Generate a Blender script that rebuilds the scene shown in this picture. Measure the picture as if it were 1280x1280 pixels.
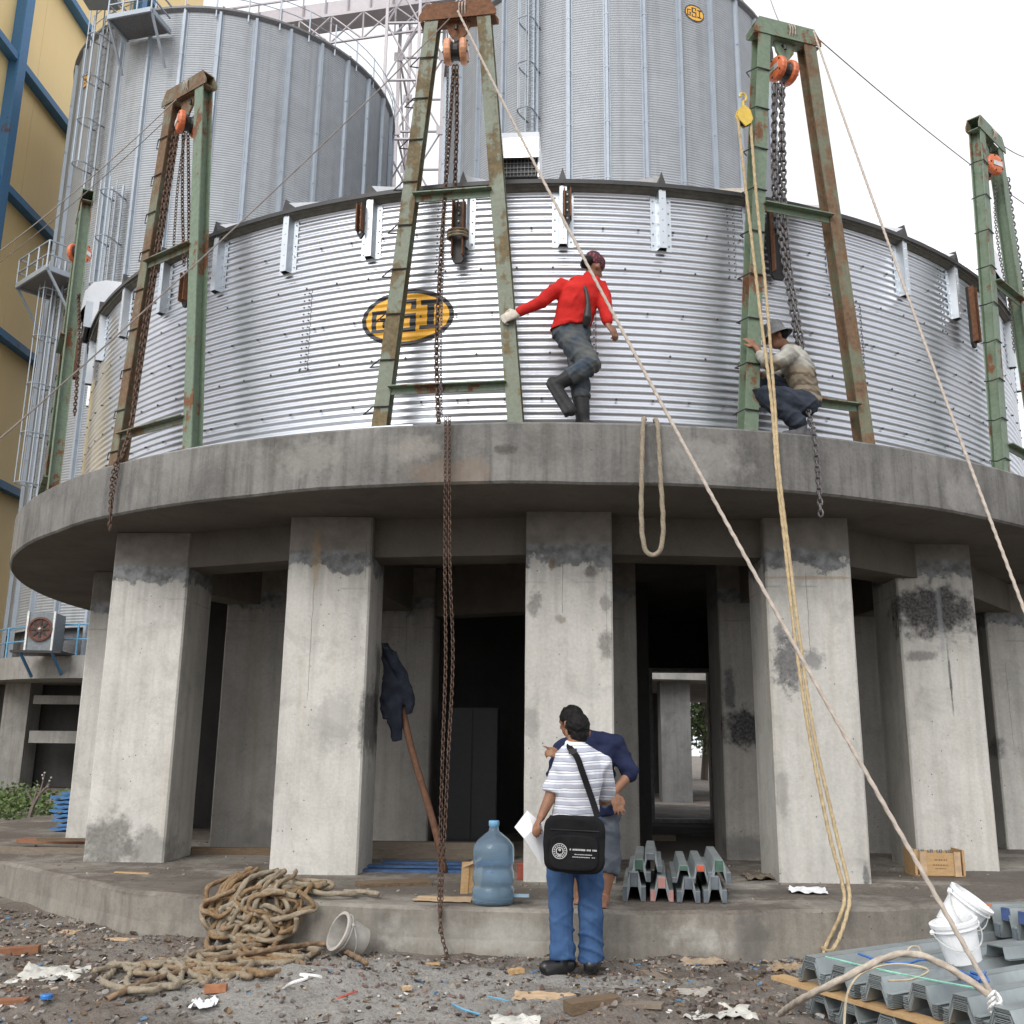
import bpy, bmesh, math, random
import numpy as np
from mathutils import Vector, Matrix
from math import sin, cos, pi, radians
random.seed(7)
for o in list(bpy.data.objects): bpy.data.objects.remove(o)
SC = bpy.context.scene
COL = SC.collection

# ------------------------------------------------------------------ camera
FPX, PIT, ROL, YAW = 1260.0, radians(13.41), radians(0.67), radians(1.97)
CAM = Vector((0.0, -15.98, 1.417))
_X = Vector((cos(YAW), sin(YAW), 0)); _Yh = Vector((-sin(YAW), cos(YAW), 0)); _Z = Vector((0, 0, 1))
AD = _Yh*cos(PIT) + _Z*sin(PIT); _u = _Yh*(-sin(PIT)) + _Z*cos(PIT)
AR = _X*cos(ROL) + _u*sin(ROL); AU = _X*(-sin(ROL)) + _u*cos(ROL)
cam = bpy.data.cameras.new('camera'); cam.sensor_width = 36; cam.sensor_height = 36
cam.lens = FPX/1280*36; cam.clip_start = 0.05; cam.clip_end = 3000
co = bpy.data.objects.new('camera', cam); COL.objects.link(co)
co.matrix_world = Matrix(((AR.x, AU.x, -AD.x, CAM.x), (AR.y, AU.y, -AD.y, CAM.y), (AR.z, AU.z, -AD.z, CAM.z), (0, 0, 0, 1)))
SC.camera = co

# ------------------------------------------------------------------ sky, sun, exposure
SUN_EL, SUN_AZ = radians(40), radians(-24)      # azimuth measured from the camera side (-Y), negative = left
w = bpy.data.worlds.new('World'); SC.world = w; w.use_nodes = True
nt = w.node_tree; nt.nodes.clear()
sky = nt.nodes.new('ShaderNodeTexSky'); sky.sky_type = 'NISHITA'; sky.sun_disc = False
sky.sun_elevation = SUN_EL; sky.sun_rotation = pi + SUN_AZ*-1.0
sky.air_density = 1.0; sky.dust_density = 4.0; sky.ozone_density = 1.0
hs = nt.nodes.new('ShaderNodeHueSaturation'); hs.inputs['Saturation'].default_value = 0.16
mx = nt.nodes.new('ShaderNodeMix'); mx.data_type = 'RGBA'; mx.inputs['Factor'].default_value = 0.62
mx.inputs['B'].default_value = (13.0, 13.2, 13.7, 1)          # even cloud cover over the blue
bg = nt.nodes.new('ShaderNodeBackground'); bg.inputs['Strength'].default_value = 0.10
wo = nt.nodes.new('ShaderNodeOutputWorld')
nt.links.new(sky.outputs[0], hs.inputs['Color']); nt.links.new(hs.outputs[0], mx.inputs['A'])
nt.links.new(mx.outputs['Result'], bg.inputs['Color']); nt.links.new(bg.outputs[0], wo.inputs['Surface'])
sl = bpy.data.lights.new('sun', 'SUN'); sl.energy = 1.5; sl.angle = radians(34); sl.color = (1.0, 0.97, 0.92)
so = bpy.data.objects.new('sun', sl); COL.objects.link(so)
so.rotation_euler = Vector((-sin(SUN_AZ)*cos(SUN_EL), cos(SUN_AZ)*cos(SUN_EL), -sin(SUN_EL))).to_track_quat('-Z', 'Y').to_euler()
so.location = (-10, -30, 40)
SC.view_settings.view_transform = 'Standard'; SC.view_settings.look = 'None'
SC.view_settings.exposure = 0.32; SC.view_settings.gamma = 1; SC.view_settings.use_curve_mapping = False

SC.cycles.max_bounces = 6; SC.cycles.diffuse_bounces = 3; SC.cycles.glossy_bounces = 3; SC.cycles.transmission_bounces = 6; SC.cycles.transparent_max_bounces = 6
SC.cycles.use_adaptive_sampling = True; SC.cycles.adaptive_threshold = 0.025

# ------------------------------------------------------------------ sight lines of the photograph (image pixel -> point on a real surface)
def ray(x, y): return (AR*(x-640) + AU*(640-y) + AD*FPX).normalized()
def at_z(x, y, z): v = ray(x, y); return CAM + v*((z-CAM.z)/v.z)
def at_y(x, y, Y): v = ray(x, y); return CAM + v*((Y-CAM.y)/v.y)
def at_R(x, y, R, c=(0, 0)):
    v = ray(x, y); ox, oy = CAM.x-c[0], CAM.y-c[1]
    a = v.x*v.x+v.y*v.y; b = ox*v.x+oy*v.y; q = b*b-a*(ox*ox+oy*oy-R*R)
    return CAM + v*((-b-math.sqrt(max(q, 0)))/a)

# ------------------------------------------------------------------ mesh building
def frames(path, closed=False):
    n = len(path); T = []
    for i in range(n):
        a = path[(i-1) % n] if (closed or i > 0) else path[i]
        b = path[(i+1) % n] if (closed or i < n-1) else path[i]
        t = (b-a); T.append(t.normalized() if t.length > 1e-9 else Vector((0, 0, 1)))
    up = Vector((0, 0, 1)) if abs(T[0].z) < 0.9 else Vector((1, 0, 0))
    N = (up - T[0]*up.dot(T[0])).normalized(); out = []
    for t in T:
        N = N - t*N.dot(t)
        if N.length < 1e-6: N = t.orthogonal()
        N.normalize(); out.append((t, N, t.cross(N)))
    return out
def smooth_path(pts, n=8, closed=False):
    pts = [Vector(p) for p in pts]; m = len(pts); out = []
    g = (lambda i: pts[i % m]) if closed else (lambda i: pts[min(max(i, 0), m-1)])
    for i in range(m if closed else m-1):
        a, b, c, d = g(i-1), g(i), g(i+1), g(i+2)
        for k in range(n):
            t = k/n
            out.append(0.5*((2*b)+(c-a)*t+(2*a-5*b+4*c-d)*t*t+(3*b-a-3*c+d)*t*t*t))
    if not closed: out.append(pts[-1].copy())
    return out
def resample(path, step):
    out = [path[0].copy()]; acc = 0.0
    for a, b in zip(path, path[1:]):
        L = (b-a).length
        if L < 1e-9: continue
        pos = step-acc
        while pos <= L: out.append(a.lerp(b, pos/L)); pos += step
        acc = (acc+L) % step
    return out
class MB:
    def __init__(s): s.v = []; s.f = []; s.m = []; s.mi = 0
    def add(s, vs, fs):
        o = len(s.v); s.v += [tuple(v) for v in vs]
        for f in fs: s.f.append([i+o for i in f]); s.m.append(s.mi)
        return s
    def hexa(s, p): return s.add(p, [(0, 3, 2, 1), (4, 5, 6, 7), (0, 1, 5, 4), (1, 2, 6, 5), (2, 3, 7, 6), (3, 0, 4, 7)])
    def obox(s, c, ax, ay, az):
        c, ax, ay, az = Vector(c), Vector(ax), Vector(ay), Vector(az)
        return s.hexa([c-ax-ay-az, c+ax-ay-az, c+ax+ay-az, c-ax+ay-az, c-ax-ay+az, c+ax-ay+az, c+ax+ay+az, c-ax+ay+az])
    def box(s, x0, x1, y0, y1, z0, z1):
        return s.hexa([(x0, y0, z0), (x1, y0, z0), (x1, y1, z0), (x0, y1, z0), (x0, y0, z1), (x1, y0, z1), (x1, y1, z1), (x0, y1, z1)])
    def beam(s, p0, p1, w, h, up=(0, 0, 1)):
        p0, p1, up = Vector(p0), Vector(p1), Vector(up); t = (p1-p0).normalized(); sd = t.cross(up)
        if sd.length < 1e-5: sd = t.orthogonal()
        sd.normalize(); u = sd.cross(t).normalized()
        return s.obox((p0+p1)/2, (p1-p0)/2, sd*w/2, u*h/2)
    def section(s, p0, p1, poly, xa):
        """extrude a closed outline (a along xa, b along the normal) from p0 to p1"""
        p0, p1, xa = Vector(p0), Vector(p1), Vector(xa); t = (p1-p0).normalized()
        xa = (xa-t*xa.dot(t)).normalized(); ya = t.cross(xa); n = len(poly)
        vs = [p+xa*a+ya*b for p in (p0, p1) for a, b in poly]
        return s.add(vs, [[(i+1) % n, i, n+i, n+(i+1) % n] for i in range(n)]+[list(range(n)), list(range(2*n-1, n-1, -1))])
    def tube(s, path, r, n=8, closed=False, cap=True, lobes=0, lay=0.1, depth=0.16):
        path = [Vector(p) for p in path]; fr = frames(path, closed); m = len(path); vs = []; ph = 0.0
        for i, (p, (t, N, B)) in enumerate(zip(path, fr)):
            if i: ph += (path[i]-path[i-1]).length/lay*2*pi
            rr = r[i] if isinstance(r, (list, tuple)) else r
            for k in range(n):
                a = 2*pi*k/n
                q = rr*(1+depth*(cos(lobes*a+ph)-0.35)) if lobes else rr
                vs.append(p+N*(cos(a)*q)+B*(sin(a)*q))
        fs = []
        for i in range(m if closed else m-1):
            j = (i+1) % m
            for k in range(n): fs.append((i*n+k, i*n+(k+1) % n, j*n+(k+1) % n, j*n+k))
        if cap and not closed: fs += [list(range(n-1, -1, -1)), list(range((m-1)*n, m*n))]
        return s.add(vs, fs)
    def cyl(s, p0, p1, r, n=10, r1=None): return s.tube([p0, p1], [r, r if r1 is None else r1], n)
    def rope(s, pts, r, step=None, lay=None): return s.tube(resample([Vector(p) for p in pts], step or r*.75), r*1.08, 12, lobes=3, lay=lay or r*8, depth=.15)
    def lathe(s, prof, n=20, M=None, a0=0.0, a1=2*pi):
        M = M or Matrix(); full = abs(a1-a0-2*pi) < 1e-6; k = n if full else n+1; vs = []
        for r, z in prof:
            for i in range(k):
                a = a0+(a1-a0)*i/n; vs.append(M @ Vector((r*cos(a), r*sin(a), z)))
        fs = []
        for j in range(len(prof)-1):
            for i in range(n):
                i2 = (i+1) % k; fs.append((j*k+i, j*k+i2, (j+1)*k+i2, (j+1)*k+i))
        return s.add(vs, fs)
    def chain(s, path, pitch, r, n=8, m=4):
        pts = resample([Vector(p) for p in path], pitch); fr = frames(pts)
        for i, (p, (t, N, B)) in enumerate(zip(pts, fr)):
            c, sn = cos(0.5+i*pi/2), sin(0.5+i*pi/2); X = N*c+B*sn; Yv = t.cross(X); vs = []
            for k in range(n):
                a = 2*pi*k/n; ctr = t*(cos(a)*pitch*0.72)+X*(sin(a)*pitch*0.40); d = (t*cos(a)*0.8+X*sin(a)).normalized()
                for q in range(m):
                    b = 2*pi*q/m; vs.append(p+ctr+d*(cos(b)*r)+Yv*(sin(b)*r))
            s.add(vs, [(k*m+q, k*m+(q+1) % m, ((k+1) % n)*m+(q+1) % m, ((k+1) % n)*m+q) for k in range(n) for q in range(m)])
        return s
    def ball(s, c, r, n=8, m=6, M=None):
        c = Vector(c); r = r if isinstance(r, (tuple, list)) else (r, r, r); vs = []
        for j in range(m+1):
            b = -pi/2+pi*j/m
            for i in range(n):
                a = 2*pi*i/n; p = Vector((r[0]*cos(a)*cos(b), r[1]*sin(a)*cos(b), r[2]*sin(b))); vs.append(c+(M @ p if M else p))
        return s.add(vs, [(j*n+i, j*n+(i+1) % n, (j+1)*n+(i+1) % n, (j+1)*n+i) for j in range(m) for i in range(n)])
    def mesh(s, name, mats, smooth=False, inv=None):
        me = bpy.data.meshes.new(name); vs = s.v
        if inv is not None:
            A = np.array(vs, dtype=float); I = np.array(inv); A = A @ I[:3, :3].T + I[:3, 3]; vs = A.tolist()
        me.from_pydata(vs, [], s.f)
        for mt in (mats if isinstance(mats, (list, tuple)) else [mats]): me.materials.append(mt)
        if any(s.m): me.polygons.foreach_set('material_index', s.m)
        if smooth: me.polygons.foreach_set('use_smooth', [True]*len(me.polygons))
        me.validate(); me.update(); return me
    def build(s, name, mats, parent=None, smooth=False, loc=None):
        if parent is not None: inv = INV[parent.name]
        elif loc is not None: inv = Matrix.Translation(-Vector(loc))
        else: inv = None
        o = bpy.data.objects.new(name, s.mesh(name, mats, smooth, inv)); COL.objects.link(o)
        if parent is not None: o.parent = parent; INV[o.name] = inv
        else:
            if loc is not None: o.location = loc
            INV[o.name] = inv or Matrix()
        return o
INV = {}
def tag(o, label=None, cat=None, group=None, kind=None):
    if label: o['label'] = label
    if cat: o['category'] = cat
    if group: o['group'] = group
    if kind: o['kind'] = kind
    return o
def thing(name, label, cat, loc=(0, 0, 0), rz=0.0, group=None):
    o = bpy.data.objects.new(name, None); COL.objects.link(o); o.empty_display_size = 0.2
    o.location = loc; o.rotation_euler.z = rz
    INV[o.name] = (Matrix.Translation(Vector(loc)) @ Matrix.Rotation(rz, 4, 'Z')).inverted()
    return tag(o, label, cat, group)
def inst(name, me, parent, rz=0.0, loc=(0, 0, 0)):
    """a part that shares its mesh with alike parts"""
    o = bpy.data.objects.new(name, me); COL.objects.link(o); o.parent = parent; o.location = loc; o.rotation_euler.z = rz
    return o

# ------------------------------------------------------------------ materials
class NT:
    def __init__(s, name):
        s.mat = bpy.data.materials.new(name); s.mat.use_nodes = True; s.t = s.mat.node_tree; s.n = s.t.nodes
        s.b = s.n['Principled BSDF']; s.g = None; s.tc = None
    def new(s, t): return s.n.new('ShaderNode'+t)
    def lk(s, a, b): s.t.links.new(a, b)
    def set(s, sock, v):
        if hasattr(v, 'is_linked') or isinstance(v, bpy.types.NodeSocket): s.lk(v, sock)
        else:
            if isinstance(v, (tuple, list)) and len(v) == 3 and sock.type == 'RGBA': v = (*v, 1)
            sock.default_value = v
    def pos(s):
        if not s.g: s.g = s.new('NewGeometry')
        return s.g.outputs['Position']
    def obj(s):
        if not s.tc: s.tc = s.new('TexCoord')
        return s.tc.outputs['Object']
    def rnd(s): return s.new('ObjectInfo').outputs['Random']
    def sep(s, v): x = s.new('SeparateXYZ'); s.lk(v, x.inputs[0]); return x.outputs
    def vmul(s, v, k):
        x = s.new('VectorMath'); x.operation = 'MULTIPLY'; s.set(x.inputs[0], v); x.inputs[1].default_value = k; return x.outputs[0]
    def vsub(s, v, k):
        x = s.new('VectorMath'); x.operation = 'SUBTRACT'; s.set(x.inputs[0], v); s.set(x.inputs[1], k); return x.outputs[0]
    def vlen(s, v): x = s.new('VectorMath'); x.operation = 'LENGTH'; s.lk(v, x.inputs[0]); return x.outputs['Value']
    def noise(s, sc, det=4, rough=0.55, v=None, dist=0.0):
        x = s.new('TexNoise'); x.inputs['Scale'].default_value = sc; x.inputs['Detail'].default_value = det
        x.inputs['Roughness'].default_value = rough; x.inputs['Distortion'].default_value = dist
        s.lk(v if v is not None else s.pos(), x.inputs['Vector']); return x.outputs['Fac']
    def vor(s, sc, v=None, out='Distance', rnd=1.0):
        x = s.new('TexVoronoi'); x.inputs['Scale'].default_value = sc; x.inputs['Randomness'].default_value = rnd
        s.lk(v if v is not None else s.pos(), x.inputs['Vector']); return x.outputs[out]
    def ramp(s, f, stops, interp='LINEAR'):
        x = s.new('ValToRGB'); x.color_ramp.interpolation = interp; e = x.color_ramp.elements
        while len(e) < len(stops): e.new(0.5)
        for q, (p, c) in zip(e, stops):
            q.position = p; q.color = (*c, 1) if isinstance(c, (tuple, list)) else (c, c, c, 1)
        s.lk(f, x.inputs[0]); return x.outputs[0]
    def mix(s, f, a, b, mode='MIX'):
        x = s.new('Mix'); x.data_type = 'RGBA'; x.blend_type = mode
        s.set(x.inputs['Factor'], f); s.set(x.inputs['A'], a); s.set(x.inputs['B'], b); return x.outputs['Result']
    def math(s, op, a, b=None, clamp=False):
        x = s.new('Math'); x.operation = op; x.use_clamp = clamp; s.set(x.inputs[0], a)
        if b is not None: s.set(x.inputs[1], b)
        return x.outputs[0]
    def step(s, v, lo, hi):
        x = s.new('MapRange'); x.interpolation_type = 'SMOOTHSTEP'; s.set(x.inputs[0], v); x.inputs[1].default_value = lo; x.inputs[2].default_value = hi; return x.outputs[0]
    def bump(s, h, dist=0.01, st=0.5):
        x = s.new('Bump'); x.inputs['Strength'].default_value = st; x.inputs['Distance'].default_value = dist
        s.lk(h, x.inputs['Height']); s.lk(x.outputs[0], s.b.inputs['Normal'])
    def cnoise(s, ns):
        if not hasattr(s, 'cn'): s.cn = {}
        k = min((5, 8, 12, 18), key=lambda q: abs(q-ns))
        if k not in s.cn: s.cn[k] = s.math('SUBTRACT', s.noise(k, 4, 0.65), 0.5)
        return s.cn[k]
    def blot(s, c, r, ns=6.0, amp=2.0, soft=0.22):
        """mask of one stain: an ellipsoid round c with a ragged edge"""
        d = s.vlen(s.vmul(s.vsub(s.pos(), c), tuple(1/q for q in r)))
        d = s.math('ADD', d, s.math('MULTIPLY', s.cnoise(ns), amp))
        return s.math('SUBTRACT', 1.0, s.step(d, 1-soft, 1+soft))
    def out(s, col=None, rough=None, metal=None, **k):
        for nm, v in (('Base Color', col), ('Roughness', rough), ('Metallic', metal)):
            if v is not None: s.set(s.b.inputs[nm], v)
        for nm, v in k.items(): s.set(s.b.inputs[nm.replace('_', ' ')], v)
        return s.mat
def plain(name, col, rough=0.6, metal=0.0, var=0.25, sc=14.0, bump=0.0, bsc=60, space='pos'):
    m = NT(name); v = m.pos() if space == 'pos' else m.obj()
    f = m.noise(sc, 5, 0.6, v); c = m.mix(m.ramp(f, [(0.3, 0.0), (0.7, 1.0)]), tuple(q*(1-var) for q in col), tuple(min(q*(1+var), 1) for q in col))
    if bump: m.bump(m.noise(bsc, 4, 0.6, v), bump, 0.6)
    return m.out(c, m.math('ADD', rough-0.08, m.math('MULTIPLY', f, 0.16)), metal)

def concrete(name, light, dark, stains=(), streak=0.5, pits=True, cap=None, dirt=0.0, cracks=()):
    m = NT(name); P = m.pos()
    big = m.noise(1.3, 5, 0.6); fine = m.noise(34, 4, 0.65); mid = m.noise(6.5, 5, 0.6)
    st = m.noise(1.0, 4, 0.6, m.vmul(P, (9, 9, 0.55)))
    c = m.mix(m.ramp(big, [(0.32, 0.0), (0.68, 1.0)]), dark, light)
    c = m.mix(m.math('MULTIPLY', m.ramp(st, [(0.45, 0.0), (0.72, 1.0)]), streak), c, tuple(q*0.62 for q in dark))
    c = m.mix(m.math('MULTIPLY', m.ramp(mid, [(0.5, 0.0), (0.8, 1.0)]), 0.28), c, tuple(min(1, q*1.12) for q in light))
    c = m.mix(0.22, c, m.ramp(fine, [(0.25, tuple(q*0.5 for q in dark)), (0.75, tuple(min(1, q*1.15) for q in light))]))
    if pits:
        pv = m.vor(13); sel = m.noise(3.1, 2)
        pm = m.math('MULTIPLY', m.math('SUBTRACT', 1.0, m.step(pv, 0.06, 0.12)), m.step(sel, 0.5, 0.6))
        c = m.mix(m.math('MULTIPLY', pm, 0.8), c, (0.05, 0.048, 0.045))
    sp = m.math('MULTIPLY', m.math('SUBTRACT', 1.0, m.step(m.vor(75), .12, .26)), m.step(m.noise(2.3, 3), .48, .62))
    c = m.mix(m.math('MULTIPLY', sp, .5), c, tuple(q*.3 for q in dark))
    rs = m.noise(1.0, 4, .6, m.vmul(P, (5, 5, .35))); c = m.mix(m.math('MULTIPLY', m.ramp(rs, [(.56, 0.), (.72, 1.)]), .28), c, (dark[0]*.85, dark[1]*.68, dark[2]*.48))
    ws = m.noise(2.1, 6, .7, None, .6); c = m.mix(m.math('MULTIPLY', m.ramp(ws, [(.52, 0.), (.70, 1.)]), .42), c, tuple(q*.5 for q in dark))
    if cap:                                                     # poured beam concrete above a ragged band of mortar
        z = m.math('ADD', m.sep(P)[2], m.math('MULTIPLY', m.math('SUBTRACT', m.noise(3.8, 6, 0.68), 0.5), 0.62))
        mort = m.mix(m.ramp(m.noise(9, 5, 0.6), [(0.35, 0.0), (0.65, 1.0)]), (0.075, 0.078, 0.08), (0.24, 0.25, 0.26))
        dz = m.step(m.math('ADD', m.sep(P)[2], m.math('MULTIPLY', m.noise(1.0, 4, .6, m.vmul(P, (14, 14, .5))), 1.5)), cap+.35, cap+.95)
        c = m.mix(m.math('MULTIPLY', dz, .38), c, tuple(q*.5 for q in dark))
        c = m.mix(m.math('MULTIPLY', m.step(z, cap-0.03, cap+0.02), .9), c, mort)
        z2 = m.math('ADD', m.sep(P)[2], m.math('MULTIPLY', m.math('SUBTRACT', m.noise(2.2, 4, 0.6), 0.5), 0.14))
        jl = m.math('SUBTRACT', m.math('ADD', m.sep(P)[2], m.math('MULTIPLY', m.noise(2.5, 3), .02)), cap-.19)
        c = m.mix(m.math('MULTIPLY', m.math('SUBTRACT', 1.0, m.step(m.math('ABSOLUTE', jl), .004, .012)), m.math('MULTIPLY', m.step(m.noise(3.7, 3), .42, .6), .45)), c, tuple(q*.45 for q in dark))
        form = m.mix(m.ramp(mid, [(0.35, 0.0), (0.7, 1.0)]), (0.145, 0.132, 0.115), (0.225, 0.205, 0.18))
        c = m.mix(m.step(z2, cap+0.13, cap+0.19), c, form)
    for (ctr, rad, colr, amt, ns) in stains:
        k = m.math('MULTIPLY', m.blot(ctr, rad, ns, 2.2, .4), m.math('ADD', amt*.45, m.math('MULTIPLY', fine, amt)), True)
        c = m.mix(k, c, m.mix(mid, tuple(q*.7 for q in colr), tuple(q*1.3 for q in colr)))
    for (ctr, h, ln) in cracks:                                 # thin wandering hairlines down the face
        d = m.vsub(P, ctr); x = m.math('ADD', m.sep(d)[0], m.math('MULTIPLY', m.math('SUBTRACT', m.noise(7, 3), .5), .03))
        k = m.math('MULTIPLY', m.math('SUBTRACT', 1.0, m.step(m.math('ABSOLUTE', x), .001, .0045)), m.math('SUBTRACT', 1.0, m.step(m.math('ABSOLUTE', m.sep(d)[2]), ln*.8, ln)))
        c = m.mix(m.math('MULTIPLY', k, h*.7), c, (0.05, 0.045, 0.04))
    if dirt:                                                    # soil trodden over the level top
        up = m.step(m.sep(m.new('NewGeometry').outputs['Normal'])[2], .6, .9)
        k = m.math('MULTIPLY', up, m.step(m.math('ADD', m.noise(.9, 5, .65), m.math('MULTIPLY', m.noise(12, 4), .18)), .50, .66))
        c = m.mix(m.math('MULTIPLY', k, dirt), c, m.ramp(fine, [(.3, (0.045, 0.035, 0.028)), (.7, (0.13, 0.105, 0.085))]))
    m.bump(m.math('ADD', m.math('MULTIPLY', fine, 0.5), mid), 0.012, 0.45)
    return m.out(c, 0.86)

def steel(name, col, rough=0.34, metal=0.95, var=0.1, dirt=0.15, streak=0.0):
    m = NT(name); P = m.pos(); sp = m.vor(26, out='Color'); f = m.noise(2.2, 5, 0.6); g = m.sep(sp)[0]
    c = m.mix(m.ramp(f, [(0.3, 0.0), (0.75, 1.0)]), tuple(q*(1-dirt) for q in col), col)
    c = m.mix(m.math('MULTIPLY', g, var), c, tuple(q*0.72 for q in col))
    c = m.mix(m.math('MULTIPLY', m.rnd(), 0.16), c, tuple(q*0.6 for q in col))
    if streak:
        st = m.noise(1.0, 5, 0.65, m.vmul(P, (3.2, 3.2, 0.09)))
        c = m.mix(m.math('MULTIPLY', m.ramp(st, [(0.5, 0.0), (0.75, 1.0)]), streak), c, (0.17, 0.165, 0.16))
    r = m.math('ADD', rough-0.06, m.math('MULTIPLY', m.math('ADD', f, g), 0.07))
    return m.out(c, r, metal)

def painted(name, col, rust=0.5, rsc=3.0, rough=0.55, rcol=(0.17, 0.075, 0.035), ydir=None):
    m = NT(name); P = m.pos()
    f = m.noise(rsc, 6, 0.68); f2 = m.noise(24, 5, 0.65); st = m.noise(1.0, 4, 0.6, m.vmul(P, (12, 12, 0.8)))
    c = m.mix(m.ramp(f2, [(0.3, 0.0), (0.75, 1.0)]), tuple(q*0.72 for q in col), tuple(min(1, q*1.12) for q in col))
    rc = m.ramp(f2, [(0.25, tuple(q*0.45 for q in rcol)), (0.55, rcol), (0.8, (rcol[0]*1.5, rcol[1]*1.35, rcol[2]*1.2))])
    k = m.math('ADD', m.math('ADD', f, m.math('MULTIPLY', f2, 0.3)), m.math('MULTIPLY', st, 0.35))
    msk = m.step(k, 1.02-rust*0.55, 1.10-rust*0.55)
    c = m.mix(msk, c, rc); m.bump(f2, 0.004, 0.5)
    return m.out(c, m.math('ADD', rough, m.math('MULTIPLY', msk, 0.3)), 0.0)

# ================================================================== THE SETTING
ZP, ZS, ZL, RL, RD, ZD = 0.317, 3.65, 4.205, 7.69, 6.97, 6.86      # plinth top, soffit, ledge top, ledge radius, bin radius, eave
from mathutils import noise as mnoise
# ---- ground: one sheet to the horizon, fine where the photograph shows rubble
def gh(x, y):
    if not (-9 < x < 9 and -15 < y < 1): return -0.02
    p = Vector((x, y, 0))
    h = 0.030*mnoise.noise(p*1.3)+0.022*mnoise.noise(p*4.1)+0.012*mnoise.noise(p*11)+0.008*mnoise.noise(p*27)+0.004*mnoise.noise(p*60)
    h += 0.16*math.exp(-((x+1.35)/0.55)**2-((y+9.55)/0.5)**2)                 # heap of grit in front of the rope
    h += 0.09*math.exp(-((x+2.5)/0.5)**2-((y+9.9)/0.4)**2)
    h += 0.05*math.exp(-((x-0.6)/0.5)**2-((y+9.75)/0.3)**2)
    return h
xs = np.unique(np.concatenate([np.linspace(-600, -40, 12), np.linspace(-40, -8, 14), np.linspace(-8, -4.2, 20), np.arange(-4.2, 4.2, 0.024), np.linspace(4.2, 8, 20), np.linspace(8, 40, 14), np.linspace(40, 600, 12)]))
ys = np.unique(np.concatenate([np.linspace(-200, -20, 8), np.linspace(-20, -11.6, 12), np.arange(-11.6, -7.4, 0.024), np.linspace(-7.4, 10, 14), np.linspace(10, 60, 12), np.linspace(60, 900, 14)]))
g = MB(); nx, ny = len(xs), len(ys)
g.v = [(float(x), float(y), gh(x, y)) for y in ys for x in xs]
g.f = [(j*nx+i, j*nx+i+1, (j+1)*nx+i+1, (j+1)*nx+i) for j in range(ny-1) for i in range(nx-1)]; g.m = [0]*len(g.f)
m = NT('dirt'); f1 = m.noise(1.1, 5, 0.6); f2 = m.noise(9, 6, 0.7); f3 = m.noise(55, 5, 0.7)
c = m.mix(m.ramp(f1, [(0.42, 0.0), (0.58, 1.0)]), (0.105, 0.075, 0.058), (0.24, 0.22, 0.195))
c = m.mix(m.ramp(f2, [(0.35, 0.0), (0.7, 0.75)]), c, (0.17, 0.14, 0.115)); c = m.mix(0.45, c, m.ramp(f3, [(0.25, (0.055, 0.044, 0.037)), (0.75, (0.38, 0.345, 0.30))]))
hp = m.math('MAXIMUM', m.blot((-1.2, -9.5, 0.1), (1.25, 0.95, 0.8), 5.0, 0.9), m.blot((0.2, -8.95, 0.0), (0.8, 0.22, 0.5), 5.0, 0.9))
c = m.mix(m.math('MULTIPLY', hp, 0.8), c, m.ramp(f3, [(0.25, (0.19, 0.183, 0.172)), (0.75, (0.48, 0.465, 0.435))]))
dm = m.noise(.7, 6, .68, None, .8); c = m.mix(m.math('MULTIPLY', m.math('MULTIPLY', m.ramp(dm, [(.50, 0.), (.58, 1.)]), m.math('SUBTRACT', 1.0, m.math('MULTIPLY', hp, .8))), .62), c, m.ramp(f3, [(.3, (0.035, 0.027, 0.021)), (.7, (0.11, 0.085, 0.066))]))
m.bump(m.math('ADD', f3, f2), 0.03, 0.8); M_DIRT = m.out(c, 0.95)
tag(g.build('ground', M_DIRT, smooth=True), kind='structure')

# ---- rubble: stones nobody could count
def rocks(name, n, region, size, mat, flat=0.7, lift=0.3, seed=1):
    rnd = random.Random(seed); b = MB()
    bm = bmesh.new(); bmesh.ops.create_icosphere(bm, subdivisions=1, radius=1); bv = [v.co.copy() for v in bm.verts]; bf = [[v.index for v in f.verts] for f in bm.faces]; bm.free()
    k = 0
    while k < n:
        x, y, ok = region(rnd)
        if not ok: continue
        k += 1; s_ = size[0]*(size[1]/size[0])**(rnd.random()**2.2); M = Matrix.Rotation(rnd.random()*6.28, 3, 'Z') @ Matrix.Rotation(rnd.random()*6.28, 3, 'X')
        sc = Vector((s_*rnd.uniform(.6, 1.3), s_*rnd.uniform(.6, 1.2), s_*rnd.uniform(.4, 1)*flat)); z = gh(x, y)
        sq = [M @ Vector((v.x*sc.x*rnd.uniform(.7, 1.2), v.y*sc.y*rnd.uniform(.7, 1.2), v.z*sc.z*rnd.uniform(.7, 1.2))) for v in bv]
        b.add([Vector((x, y, z+s_*lift*flat))+q for q in sq], bf)
    return b.build(name, mat)
def strip(rnd):
    x = rnd.uniform(-5.0, 3.4); y = rnd.uniform(-10.6, -6.6)
    return x, y, (math.hypot(x, y) > 8.27 if x > -3.23 else (x+3.23)*(-.677)+(y+7.62)*(-.736) > .05)
m = NT('stones'); cc = m.vor(9, out='Color'); f3 = m.noise(80, 4); k = m.sep(cc)[0]
c = m.mix(k, (0.085, 0.062, 0.048), (0.33, 0.295, 0.255)); c = m.mix(m.math('MULTIPLY', m.step(m.sep(cc)[1], 0.82, 0.9), 0.8), c, (0.17, 0.080, 0.05)); c = m.mix(0.35, c, m.ramp(f3, [(0.3, 0.05), (0.7, 0.26)]))
M_STONE = m.out(c, 0.92)
tag(rocks('rubble', 9500, strip, (0.004, 0.032), M_STONE, seed=3), 'grey and brown stones strewn over the dirt below the plinth', 'rubble', kind='stuff')
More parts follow.
